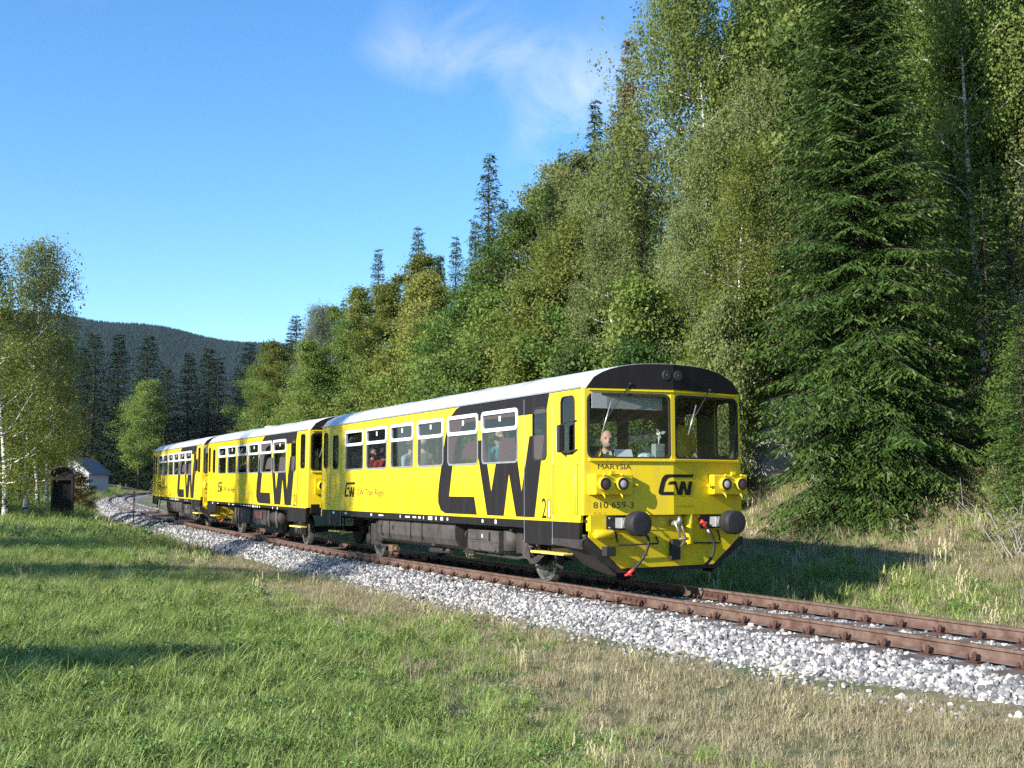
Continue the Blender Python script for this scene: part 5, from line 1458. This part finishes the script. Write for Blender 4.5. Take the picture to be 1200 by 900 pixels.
HILL = 'on the wooded slope behind the train'
SLOPE = [
    (-88.8, 18.5, 10.6, 'broad', 'lf_light'), (-75.5, 15.9, 10.5, 'broad', 'lf_olive'), (-71.0, 15.7, 10.7, 'birch', 'lf_birch'), (-66.6, 15.5, 11.6, 'birch', 'lf_grey'),
    (-54.7, 12.4, 8.9, 'broad', 'lf_light'), (-67.7, 17.7, 11.2, 'spruce', 'needle'), (-54.0, 13.7, 9.6, 'broad', 'lf_green'), (-59.4, 16.4, 10.9, 'broad', 'lf_olive'),
    (-62.8, 18.6, 13.6, 'spruce', 'needleblue'), (-47.2, 13.7, 10.7, 'broad', 'lf_olive'), (-54.4, 17.2, 11.9, 'broad', 'lf_olive'), (-55.9, 18.9, 13.9, 'spruce', 'needle'),
    (-40.7, 13.2, 10.3, 'broad', 'lf_yellow'), (-49.6, 17.8, 11.1, 'spruce', 'needle'), (-51.0, 19.5, 11.8, 'spruce', 'needle'), (-32.4, 11.7, 8.8, 'broad', 'lf_green'),
    (-45.0, 18.0, 12.0, 'spruce', 'needleblue'), (-44.2, 19.5, 12.4, 'spruce', 'needle'), (-35.0, 15.6, 11.1, 'broad', 'lf_green'),
    (-25.8, 11.4, 10.1, 'birch', 'lf_olive'), (-38.0, 18.5, 12.0, 'broad', 'lf_green'), (-39.4, 20.1, 12.9, 'broad', 'lf_birch'), (-40.9, 21.6, 13.5, 'spruce', 'needle'),
    (-23.3, 12.0, 9.7, 'broad', 'lf_olive'), (-31.8, 17.5, 11.7, 'broad', 'lf_birch'), (-36.6, 21.2, 15.0, 'spruce', 'needle'), (-24.6, 13.9, 11.1, 'birch', 'lf_birch'),
    (-34.2, 21.5, 14.6, 'spruce', 'needle'), (-17.3, 10.5, 9.3, 'birch', 'lf_birch'),
    (-21.6, 14.6, 12.6, 'birch', 'lf_birch'), (-14.8, 11.0, 9.2, 'birch', 'lf_birch'), (-22.7, 17.5, 16.9, 'birch', 'lf_birch'),
    (-19.0, 15.9, 17.2, 'birch', 'lf_light'), (-16.0, 13.0, 11.9, 'birch', 'lf_birch'), (-12.3, 11.3, 10.1, 'birch', 'lf_olive'), (-20.1, 18.2, 16.4, 'birch', 'lf_light'),
    (-15.1, 14.8, 12.8, 'birch', 'lf_birch'), (-21.1, 20.7, 16.5, 'spruce', 'needle'), (-16.0, 17.3, 15.9, 'broad', 'lf_green'), (-14.2, 20.9, 14.3, 'birch', 'lf_birch'),
    (-15.2, 23.3, 14.1, 'birch', 'lf_light'), (-18.9, 24.8, 13.4, 'spruce', 'needle'), (-10.5, 19.3, 12.3, 'pine', 'pine'), (-14.2, 25.3, 12.6, 'spruce', 'needle'),
    (-8.5, 18.8, 8.9, 'birch', 'lf_light'), (-5.6, 15.7, 6.6, 'birch', 'lf_grey'), (-9.2, 17.3, 5.0, 'spruce', 'needle'), (-4.2, 12.4, 7.0, 'spruce', 'needle'), (-12.8, 18.6, 16.5, 'broad', 'lf_light'), (-9.3, 16.2, 13.5, 'broad', 'lf_green'), (-7.6, 20.5, 13.0, 'broad', 'lf_green'), (-17.5, 20.5, 15, 'broad', 'lf_dark'), (-11.5, 15.6, 9.5, 'broad', 'lf_green'), (-6.6, 15.2, 13.5, 'birch', 'lf_light'), (-3.6, 15.5, 11.0, 'birch', 'lf_birch'), (-9.8, 17.6, 15.5, 'birch', 'lf_light'),
    (-9.1, 22.0, 10.4, 'spruce', 'needle'), (-6.1, 19.0, 8.1, 'broad', 'lf_green'), (-28, 24, 14, 'spruce', 'needle'), (-31, 26, 13, 'birch', 'lf_birch'), (-47, 24, 12, 'spruce', 'needle'), (-29.5, 14.4, 11.5, 'spruce', 'needle'), (-20.6, 13.4, 11.0, 'spruce', 'needle'), (-36.5, 14.8, 11.5, 'spruce', 'needle'), (-44.0, 15.2, 11.0, 'spruce', 'needle'), (-18.2, 12.6, 9.5, 'spruce', 'needle'), (-51.5, 15.6, 11.0, 'spruce', 'needle'), (-13.6, 15.8, 14.0, 'spruce', 'needle'), (-24, 23, 14, 'broad', 'lf_green'),
    (-12, 23.5, 13, 'spruce', 'needle'), (-6, 24, 12, 'spruce', 'needle'), (4.5, 14.5, 9, 'birch', 'lf_light'), (7.5, 13.0, 8, 'broad', 'lf_olive'), (5.0, 18.5, 12, 'spruce', 'needle'), (9.0, 17.5, 11, 'broad', 'lf_green'), (1.5, 22, 12, 'spruce', 'needle'), (12, 15, 10, 'birch', 'lf_birch'), (-3, 20, 10, 'birch', 'lf_birch'), (1, 17, 9, 'broad', 'lf_green'), (-100, 21, 10, 'broad', 'lf_olive'), (-112, 25, 10, 'broad', 'lf_green'), (-96, 26, 13, 'spruce', 'needle'), (-80, 22, 12, 'broad', 'lf_olive')]
for t in SLOPE: tree(*t, HILL)
tree(-41.0, 17.0, 15.6/12, 'spruce', 'needleblue', HILL, proto=PROTO['spruce'][1], label='tall pointed bluish spruce standing clear of its neighbours on the slope')
tree(-24.5, 15.6, 16.0, 'spruce', 'lf_ochre', HILL, label='ochre brown conifer rising above the green trees on the slope')
EDGE = 'along the foot of the slope behind the train'
for t in [(-19.4, 10.7, 7.3, 'lf_green'), (-15.3, 10.0, 7.0, 'lf_light'), (-23.8, 11.0, 7.6, 'lf_olive'), (-28.1, 11.4, 7.8, 'lf_light'), (-36.6, 12.4, 7.9, 'lf_light'), (-43.2, 12.8, 7.7, 'lf_olive'),
          (-47.8, 12.5, 7.4, 'lf_light'), (-11.5, 10.7, 5.7, 'lf_light'), (-26.8, 9.6, 6.4, 'lf_green'), (-22.4, 9.2, 5.8, 'lf_olive'),
          (-17.2, 8.6, 5.6, 'lf_dark'), (-14.0, 9.2, 5.2, 'lf_dark'), (-40.6, 13.4, 6.6, 'lf_olive'), (-54.7, 12.4, 7.3, 'lf_olive'), (-67.3, 14.3, 7.0, 'lf_light'),
          (-13.3, 13.8, 5.0, 'lf_dark'), (-11.1, 15.9, 4.0, 'lf_dark'), (-9.0, 14.2, 3.2, 'lf_dark'), (-32.0, 11.0, 5.6, 'lf_olive'), (-60.0, 12.6, 6.0, 'lf_olive'), (-76, 14.5, 6.5, 'lf_green'), (-84, 16, 6.5, 'lf_olive'), (-6.3, 12.6, 2.6, 'lf_dark')]:
    tree(t[0], t[1], t[2], 'bush', t[3], EDGE)
tree(-10.6, 9.2, 6.0, 'bush', 'lf_birch', EDGE, label='pale green slender willow bush beside the cab roof', wide=.6)
tree(-3.0, 12.4, 3.4, 'bush', 'lf_green', EDGE, label='mid green bush to the right of the tall spruce', wide=.9)

# the tall spruce beside the track
HERO = make_spruce(21, 19.5, 2.85, .33, 8, .125, .047, .17, .040, base=.022, droop=.62)
print('hero shoots', len(HERO[1].polygons))
tree(-5.3, 9.45, .95, 'spruce', 'needle', '', proto=HERO, wide=1.14, label='tall dark spruce with drooping branches standing right of the train')

# ------------------------------------------------------------------ left side: birches, dark hut, shrubs, far trees
for (x, y, h, leaf, lab, wd) in ((-39.0, -6.2, 12.2, 'lf_birch', 'slender white stemmed birch beside the dark hut', 1.1), (-36.6, -7.3, 11.4, 'lf_olive', 'leaning birch with olive leaves at the meadow edge', 1.2),
                             (-41.5, -9.6, 12.0, 'lf_yellow', 'yellowing birch behind the dark hut at the meadow edge', 1.15), (-44.5, -4.9, 8.6, 'lf_yellow', 'low yellowing birch crowding over the dark hut', 1.25), (-48.5, -5.2, 9.0, 'lf_yellow', 'rusty yellow birch farther back behind the hut', 1.5), (-56, -5.4, 8.0, 'lf_green', 'green birch farthest back in the group by the hut', 1.2)):
    tree(x, y, h, 'birch', leaf, '', label=lab, wide=wd)
for (x, y, h, leaf) in ((-40.5, -9.0, 2.6, 'lf_dark'), (-44.0, -8.3, 3.0, 'lf_dark'), (-38.5, -10.5, 2.4, 'lf_green'), (-50, -6.2, 3.5, 'lf_dark'), (-54, -8, 4, 'lf_dark')):
    tree(x, y, h, 'bush', leaf, 'under the birches at the meadow edge')
FAR = 'in the far dark stand beyond the end of the train'
tree(-218.5, 27.5, 21.5, 'broad', 'lf_light', '', label='large bright green tree standing before the far dark spruces', wide=1.15)
tree(-190.0, 44.0, 19.0, 'broad', 'lf_green', '', label='mid green broadleaf tree among the far dark spruces', wide=1.1)
tree(-196.0, 34.0, 9.0, 'broad', 'lf_olive', '', label='small olive tree before the far dark spruces')
rf = np.random.default_rng(5)
for (x, y, h) in ((-236, 14, 29), (-232, 20, 31), (-230, 24.5, 33), (-228, 29, 26), (-224, 33, 30), (-226, 38, 32), (-222, 43, 30), (-220, 47, 27), (-218, 52, 29), (-214, 57, 26), (-240, 6, 26), (-244, 0, 25), (-246, 10, 30), (-240, 32, 33), (-236, 44, 32), (-232, 52, 30),
                  (-248, -6, 26), (-250, 20, 30), (-228, 60, 27), (-214, 64, 25), (-206, 60, 22), (-246, -14, 24), (-210, 50, 20), (-205, 56, 18)):
    hh = h*rf.uniform(.86, 1.0)
    side = 'on the building side of' if y < 17 else ('close behind' if y < 40 else 'on the slope side of')
    tree(x, y, hh, 'spruce', 'needlefar', '%s the large bright tree' % side + (', back row' if x < -233 else ''), wide=1.8, size='tall ' if hh > 27 else ('short ' if hh < 22 else 'medium '))
for (x, y, h) in ((-212, 4, 12), (-220, -4, 12), (-216, 10, 10), (-205, -2, 8), (-226, -12, 12)):
    tree(x, y, h, 'broad', 'lf_dark', 'beside the far pale building')
tree(-51.0, -2.7, 2.3, 'bush', 'lf_rust', '', label='rusty orange bush at the left edge of the far track', wide=1.2)
tree(-160.0, 7.0, 4.5, 'bush', 'lf_green', '', label='small green bush beside the far pale building')
for (x, y, h, leaf) in ((-66, -9.5, 3.2, 'lf_dark'), (-72, -8.2, 3.8, 'lf_green'), (-80, -7.0, 3.4, 'lf_olive'), (-88, -5.5, 4.2, 'lf_green'), (-98, -4.2, 4.0, 'lf_dark'), (-110, -2.6, 4.6, 'lf_green'), (-122, -1.2, 4.2, 'lf_olive'), (-136, 1.0, 4.8, 'lf_dark'), (-150, 3.6, 5.0, 'lf_green'), (-60, -10, 3.4, 'lf_olive')):
    tree(x, y, h, 'bush', leaf, 'in the hedge left of the far track')
# trees of the meadow's near edge; in the photograph they show as the shadows they throw across grass and train
for (x, y, h, k_, leaf) in ((-5.9, -27.5, 15.2, 'birch', 'lf_olive'), (-15.6, -28.2, 14.9, 'birch', 'lf_birch'), (-20.5, -32.0, 12.5, 'broad', 'lf_green'), (-27.5, -27.0, 9.5, 'broad', 'lf_green'), (-9.0, -23.0, 8.2, 'broad', 'lf_olive'), (-35.0, -25.5, 11.0, 'broad', 'lf_olive')):
    tree(x, y, h, k_, leaf, 'on the near edge of the meadow')
tree(3.9, -15.0, 3.4, 'bush', 'lf_green', '', label='green bush added out of view on the meadow edge to throw shade on the grass')  # unseen bush, added so that its shadow darkens the near grass
for (x, y, h, leaf) in ((-.8, 11.2, 3.0, 'lf_dark'), (1.8, 10.6, 3.2, 'lf_dark'), (4.2, 10.2, 3.0, 'lf_green')):
    tree(x, y, h, 'bush', leaf, EDGE)
tree(.6, 12.2, 6.5, 'spruce', 'needle', HILL)
tree(-2.0, 10.8, 4.6, 'spruce', 'needle', HILL, label='young spruce with low boughs to the right of the tall spruce', wide=1.4)

# dead conifer: bare drooping branches
dead = empty('dead_conifer', (-110.0, 11.6, float(ground_z(-110.0, 11.6)))); tag(dead, 'bare grey dead conifer with drooping branches beside the far track', 'tree')
stems('trunk', [([(0, 0, 0), (.03, 0, 1.7), (0, .03, 3.4)], .07, .015, 6)], M['deadwood']) and None
link('trunk', stems('trunk', [([(0, 0, -.1), (.03, 0, 1.7), (0, .03, 3.4)], .07, .015, 6)], M['deadwood']), None, dead)
for i in range(22):
    a = i*2.4; z_ = .5 + i*.125; L_ = (3.6-z_)*.5
    link('branch', stems('branch', [([(0, 0, z_), (math.cos(a)*L_*.5, math.sin(a)*L_*.5, z_-.12*L_), (math.cos(a)*L_, math.sin(a)*L_, z_-.75*L_)], .022, .008, 4)], M['deadwood']), None, dead)

# bare stemmed bush right of the spruce
bs = empty('bare_bush', (-.6, 8.7, float(ground_z(-.6, 8.7))-.05)); tag(bs, 'pale bare stemmed bush at the foot of the bank right of the spruce', 'shrub')
rb = random.Random(12); pth = []
for i in range(11):
    a = rb.uniform(0, 6.28); L_ = rb.uniform(.6, 1.6); q = Vector((rb.uniform(-.3, .3), rb.uniform(-.3, .3), 0)); pts_ = [q]
    d = Vector((math.cos(a)*.5, math.sin(a)*.5, 1)).normalized()
    for k_ in range(5):
        d = (d + Vector((rb.uniform(-.25, .25), rb.uniform(-.25, .25), rb.uniform(-.15, .1)))).normalized(); pts_.append(pts_[-1] + d*L_/5)
    pth.append((pts_, .016, .004, 5))
    for k_ in (2, 3, 4):
        e = pts_[k_]; dd = (d + Vector((rb.uniform(-1, 1), rb.uniform(-1, 1), .2))).normalized(); pth.append(([e, e + dd*.25, e + dd*.5 + Vector((0, 0, .06))], .008, .003, 4))
link('stem', stems('stem', pth, M['deadwood']), None, bs)
rb2 = np.random.default_rng(8); C_ = np.concatenate([np.array(p_[0][-1]) + rb2.normal(0, .16, (45, 3)) for p_ in pth[::4]])
cm_ = leaf_mesh('foliage', C_, rb2.normal(size=C_.shape), .07, .6, rb2, np.full(len(C_), .6)); link('foliage', cm_, M['lf_light'], bs)

# ------------------------------------------------------------------ rock outcrops on the bank
def rock(name, loc, size, seed, label):
    r = np.random.default_rng(seed); bm = bmesh.new(); bmesh.ops.create_icosphere(bm, subdivisions=5, radius=1)
    pl = [(Vector(r.normal(size=3)).normalized(), r.uniform(.45, .85)) for _ in range(16)]
    k_ = r.normal(size=(8, 3))*3.4; ph = r.uniform(0, 6, 8)
    for v in bm.verts:
        c_ = v.co.copy()
        for nn, d in pl:
            e = c_.dot(nn)
            if e > d: c_ -= nn*(e-d)*.92
        w_ = sum(math.sin(q.dot(c_) + p_) for q, p_ in zip([Vector(x) for x in k_], ph))
        cr = abs(math.sin(c_.z*9 + c_.x*2.2 + .5*w_))**.3
        c_ *= 1 + .025*w_ + .05*(cr-1)
        v.co = Vector((c_.x*size[0], c_.y*size[1], c_.z*size[2]))
    o = MB().bm(bm).build(name, M['rock'], None, loc=loc, rot=(r.normal(0, .1), r.normal(0, .1), r.uniform(0, 6)))
    tag(o, label, 'rock'); return o
def gp(x, y, dz=0): return (x, y, float(ground_z(x, y)) + dz)
rock('rock_outcrop', gp(-11.2, 11.2, .7), (1.2, .9, 1.8), 3, 'tall pale rock face beside the right edge of the cab')
rock('rock_outcrop', gp(-10.2, 12.2, .9), (.9, .8, .8), 5, 'pale rock ledge higher up behind the spruce boughs')
rock('rock_outcrop', gp(-8.6, 11.3, .3), (.8, .7, .6), 6, 'low broken rock lying under the tall spruce')
rock('rock_outcrop', gp(-15.5, 12.2, .4), (1.2, .9, 1.4), 8, 'grey rock face showing between the bushes above the cab')

# ------------------------------------------------------------------ hut, pale building, marker pole
hx_, hy_ = -38.2, -4.9
hut = empty('wooden_hut', (hx_, hy_, float(ground_z(hx_, hy_)) - .03), math.radians(-11)); tag(hut, 'narrow dark brown wooden hut with arched roof at the meadow edge', 'hut')
w_, d_, h_ = .44, .36, 1.95
for sx in (-1, 1):
    for q in range(6):
        x0_ = -d_ + q*2*d_/6
        MB().box((x0_+.006, sx*w_, 0), (x0_+2*d_/6-.006, sx*(w_-.025), h_+.05)).build('board', M['hutwood'], hut)
for q in range(6):
    y0_ = -w_ + q*2*w_/6
    MB().box((-d_, y0_+.006, 0), (-d_+.025, y0_+2*w_/6-.006, h_+.1)).build('board', M['hutwood'], hut)
MB().box((d_-.05, -w_, 0), (d_+.03, -w_+.09, h_)).box((d_-.05, w_-.09, 0), (d_+.03, w_, h_)).box((d_-.05, -w_+.09, h_-.25), (d_+.03, w_-.09, h_)).build('door_frame', M['hutwood'], hut)
MB().box((d_-.16, -w_+.09, .02), (d_-.12, w_-.09, h_-.25)).build('door', M['hutshade'], hut)  # no door leaf: dark sheet painted as the shaded opening
arc_ = [(w_*1.18*math.cos(a), h_ + .02 + .34*math.sin(a)) for a in np.linspace(0, math.pi, 11)]
vs = [(x_, y_, z_) for x_ in (-d_-.1, d_+.14) for y_, z_ in arc_] + [(x_, y_*.95, z_-.04) for x_ in (-d_-.1, d_+.14) for y_, z_ in arc_]
fs = []
for k_ in range(10): fs += [(k_, k_+1, 12+k_, 11+k_), (22+k_, 33+k_, 34+k_, 23+k_), (k_, 22+k_, 23+k_, k_+1), (11+k_, 12+k_, 34+k_, 33+k_)]
MB().add(vs, fs).build('roof', M['slate'], hut)
gb = [(-w_, h_), (w_, h_)] + [(y_*.93, z_-.05) for y_, z_ in arc_]
sheet('gable', arrange([gb], lambda x, y: inside(gb, x, y)), lambda u, v: (d_, u, v), (-1, 0, 0), .03, M['hutwood'], hut)

bx0, by0 = -173.0, 13.0
bld = empty('pale_building', (bx0, by0, float(ground_z(bx0, by0)) - .2), math.radians(150)); tag(bld, 'small pale building with grey pitched roof, half hidden by bushes', 'building')
gl_ = [(-2.6, 0), (2.6, 0), (2.6, 3.2), (0, 5.2), (-2.6, 3.2)]
wn1 = [(-1.6, 1.2), (-.7, 1.2), (-.7, 2.4), (-1.6, 2.4)]; dr1 = [(.6, .0), (1.6, .0), (1.6, 2.1), (.6, 2.1)]
for x_ in (0, -7.0):
    sheet('gable_wall', arrange([gl_, wn1, dr1], lambda x, y: inside(gl_, x, y) and not inside(wn1, x, y) and not inside(dr1, x, y)), lambda u, v, x_=x_: (x_, u, v), (-1, 0, 0), .25, M['plaster'], bld)
for sg in (-1, 1):
    MB().box((-7.0, sg*2.35, 0), (-.25, sg*2.6, 3.15)).build('side_wall', M['plaster'], bld)
    MB().add([(.4, sg*3.0, 2.9), (-7.6, sg*3.0, 2.9), (-7.6, 0, 5.38), (.4, 0, 5.38), (.4, sg*3.0, 3.05), (-7.6, sg*3.0, 3.05), (-7.6, 0, 5.53), (.4, 0, 5.53)], [(0, 1, 2, 3), (7, 6, 5, 4), (0, 4, 5, 1), (2, 6, 7, 3), (0, 3, 7, 4), (1, 5, 6, 2)]).build('roof', M['slate'], bld)
fr_ = MB().box((-.12, -1.6, 1.2), (-.05, -.7, 1.28)).box((-.12, -1.6, 2.32), (-.05, -.7, 2.4)).box((-.12, -1.6, 1.28), (-.05, -1.53, 2.32)).box((-.12, -.77, 1.28), (-.05, -.7, 2.32)).box((-.12, -1.18, 1.28), (-.05, -1.12, 2.32)).build('window', M['slate'], bld)
MB().box((-.11, -1.53, 1.28), (-.10, -.77, 2.32)).build('pane', M['filmdark'], fr_)
MB().box((-.15, .6, 0), (-.08, 1.6, 2.1)).build('door', M['slate'], bld)

pp = track_pt(43.5, -2.0, -.35)
pole = empty('marker_pole', pp); tag(pole, 'thin red brown marker pole standing in the ballast beside the last car', 'pole')
MB().tube([(0, 0, -.2), (.01, 0, 1.55)], .03, 8).build('post', M['polered'], pole)
MB().box((-.035, -.035, 1.50), (.045, .035, 1.58), .01).build('post_cap', M['polered'], pole)

# ------------------------------------------------------------------ far wooded hill
HC = np.array([CAM.x, CAM.y]); ang0 = YAW
def hill_xy(az, dist): return HC[0] + dist*np.cos(ang0 + az), HC[1] + dist*np.sin(ang0 + az)
azs = np.linspace(math.radians(-30), math.radians(48), 90); ds = np.linspace(1500, 3300, 46)
def hill_z(az, dist):
    dg = np.degrees(az)                         # positive = left
    crest = np.interp(dg, [-40, -10, 5, 11.2, 14, 16.6, 18.6, 20.8, 26, 35, 48], [40, 120, 250, 293, 312, 326, 334, 342, 352, 350, 320]) + 3*np.sin(dg*1.1 + 1)
    t = np.clip((dist-1500)/(2500-1500), 0, 1); back = np.clip((dist-2500)/800, 0, 1)
    return -4 + crest*(t*t*(3-2*t))*(1 - .8*back**2) + 4*np.sin(dist*.012 + dg)*t
AZ, DS = np.meshgrid(azs, ds, indexing='ij'); HX_, HY_ = hill_xy(AZ, DS); HZ_ = hill_z(AZ, DS)
i_ = np.arange(AZ.size).reshape(AZ.shape)
hf = np.stack([i_[:-1, :-1], i_[:-1, 1:], i_[1:, 1:], i_[1:, :-1]], -1).reshape(-1, 4)
hill = link('hill', np_mesh('hill', np.stack([HX_, HY_, HZ_], -1).reshape(-1, 3), hf, True), M['hill']); tag(hill, 'long low wooded hill on the skyline beyond the valley', 'hill', kind='structure')
rh_ = np.random.default_rng(17); nT = 40000
ta = rh_.uniform(math.radians(4), math.radians(29), nT); td_ = np.sqrt(rh_.uniform(1850**2, 2560**2, nT))
tx, ty = hill_xy(ta, td_); tz = hill_z(ta, td_) - 1
th_ = rh_.uniform(9, 15, nT)*(1 + .25*np.sin(ta*40)); tr_ = th_*rh_.uniform(.15, .24, nT)
k6 = 6; aa = np.arange(k6)*2*math.pi/k6
def cone(zf0, zf1, rf):
    rim = np.stack([tx[:, None] + tr_[:, None]*rf*np.cos(aa + ta[:, None]*99)*rh_.uniform(.7, 1.25, (nT, k6)), ty[:, None] + tr_[:, None]*rf*np.sin(aa + ta[:, None]*99)*rh_.uniform(.7, 1.25, (nT, k6)), (tz + th_*zf0)[:, None] + np.zeros(k6) + rh_.normal(0, .6, (nT, k6))], -1)
    tip = np.stack([tx, ty, tz + th_*zf1], -1)[:, None]
    return np.concatenate([rim, tip], 1)
V1, V2 = cone(.0, .7, 1.0), cone(.38, 1.0, .68)
tri = np.array([(j, (j+1) % k6, k6) for j in range(k6)])
def tris(b_): return (tri[None] + (np.arange(nT)*(k6+1))[:, None, None] + b_).reshape(-1, 3)
FV = np.concatenate([V1.reshape(-1, 3), V2.reshape(-1, 3)]); FFc = np.concatenate([tris(0), tris(nT*(k6+1))])
rn = np.repeat(rh_.uniform(0, 1, nT), k6)
wood = link('far_forest', np_mesh('far_forest', FV, FFc, False, np.concatenate([rn, rn])), M['hillwood']); wood.data.polygons.foreach_set('use_smooth', [True]*len(wood.data.polygons)); tag(wood, 'dense conifer forest covering the distant hill', 'forest', kind='stuff')

# ------------------------------------------------------------------ the air: thin even haze over the whole valley
hz = MB().box((-3700, -3700, -12), (3700, 3700, 460)).build('haze', None)
tag(hz, 'thin blue haze filling the valley air', 'haze', kind='stuff')
mh = bpy.data.materials.new('haze_air'); mh.use_nodes = True; nh = mh.node_tree.nodes; nh.clear()
oh = nh.new('ShaderNodeOutputMaterial'); vh = nh.new('ShaderNodeVolumePrincipled')
vh.inputs['Color'].default_value = (.72, .83, 1.0, 1); vh.inputs['Density'].default_value = .00003; vh.inputs['Anisotropy'].default_value = .1
mh.node_tree.links.new(vh.outputs[0], oh.inputs['Volume']); hz.data.materials.append(mh)
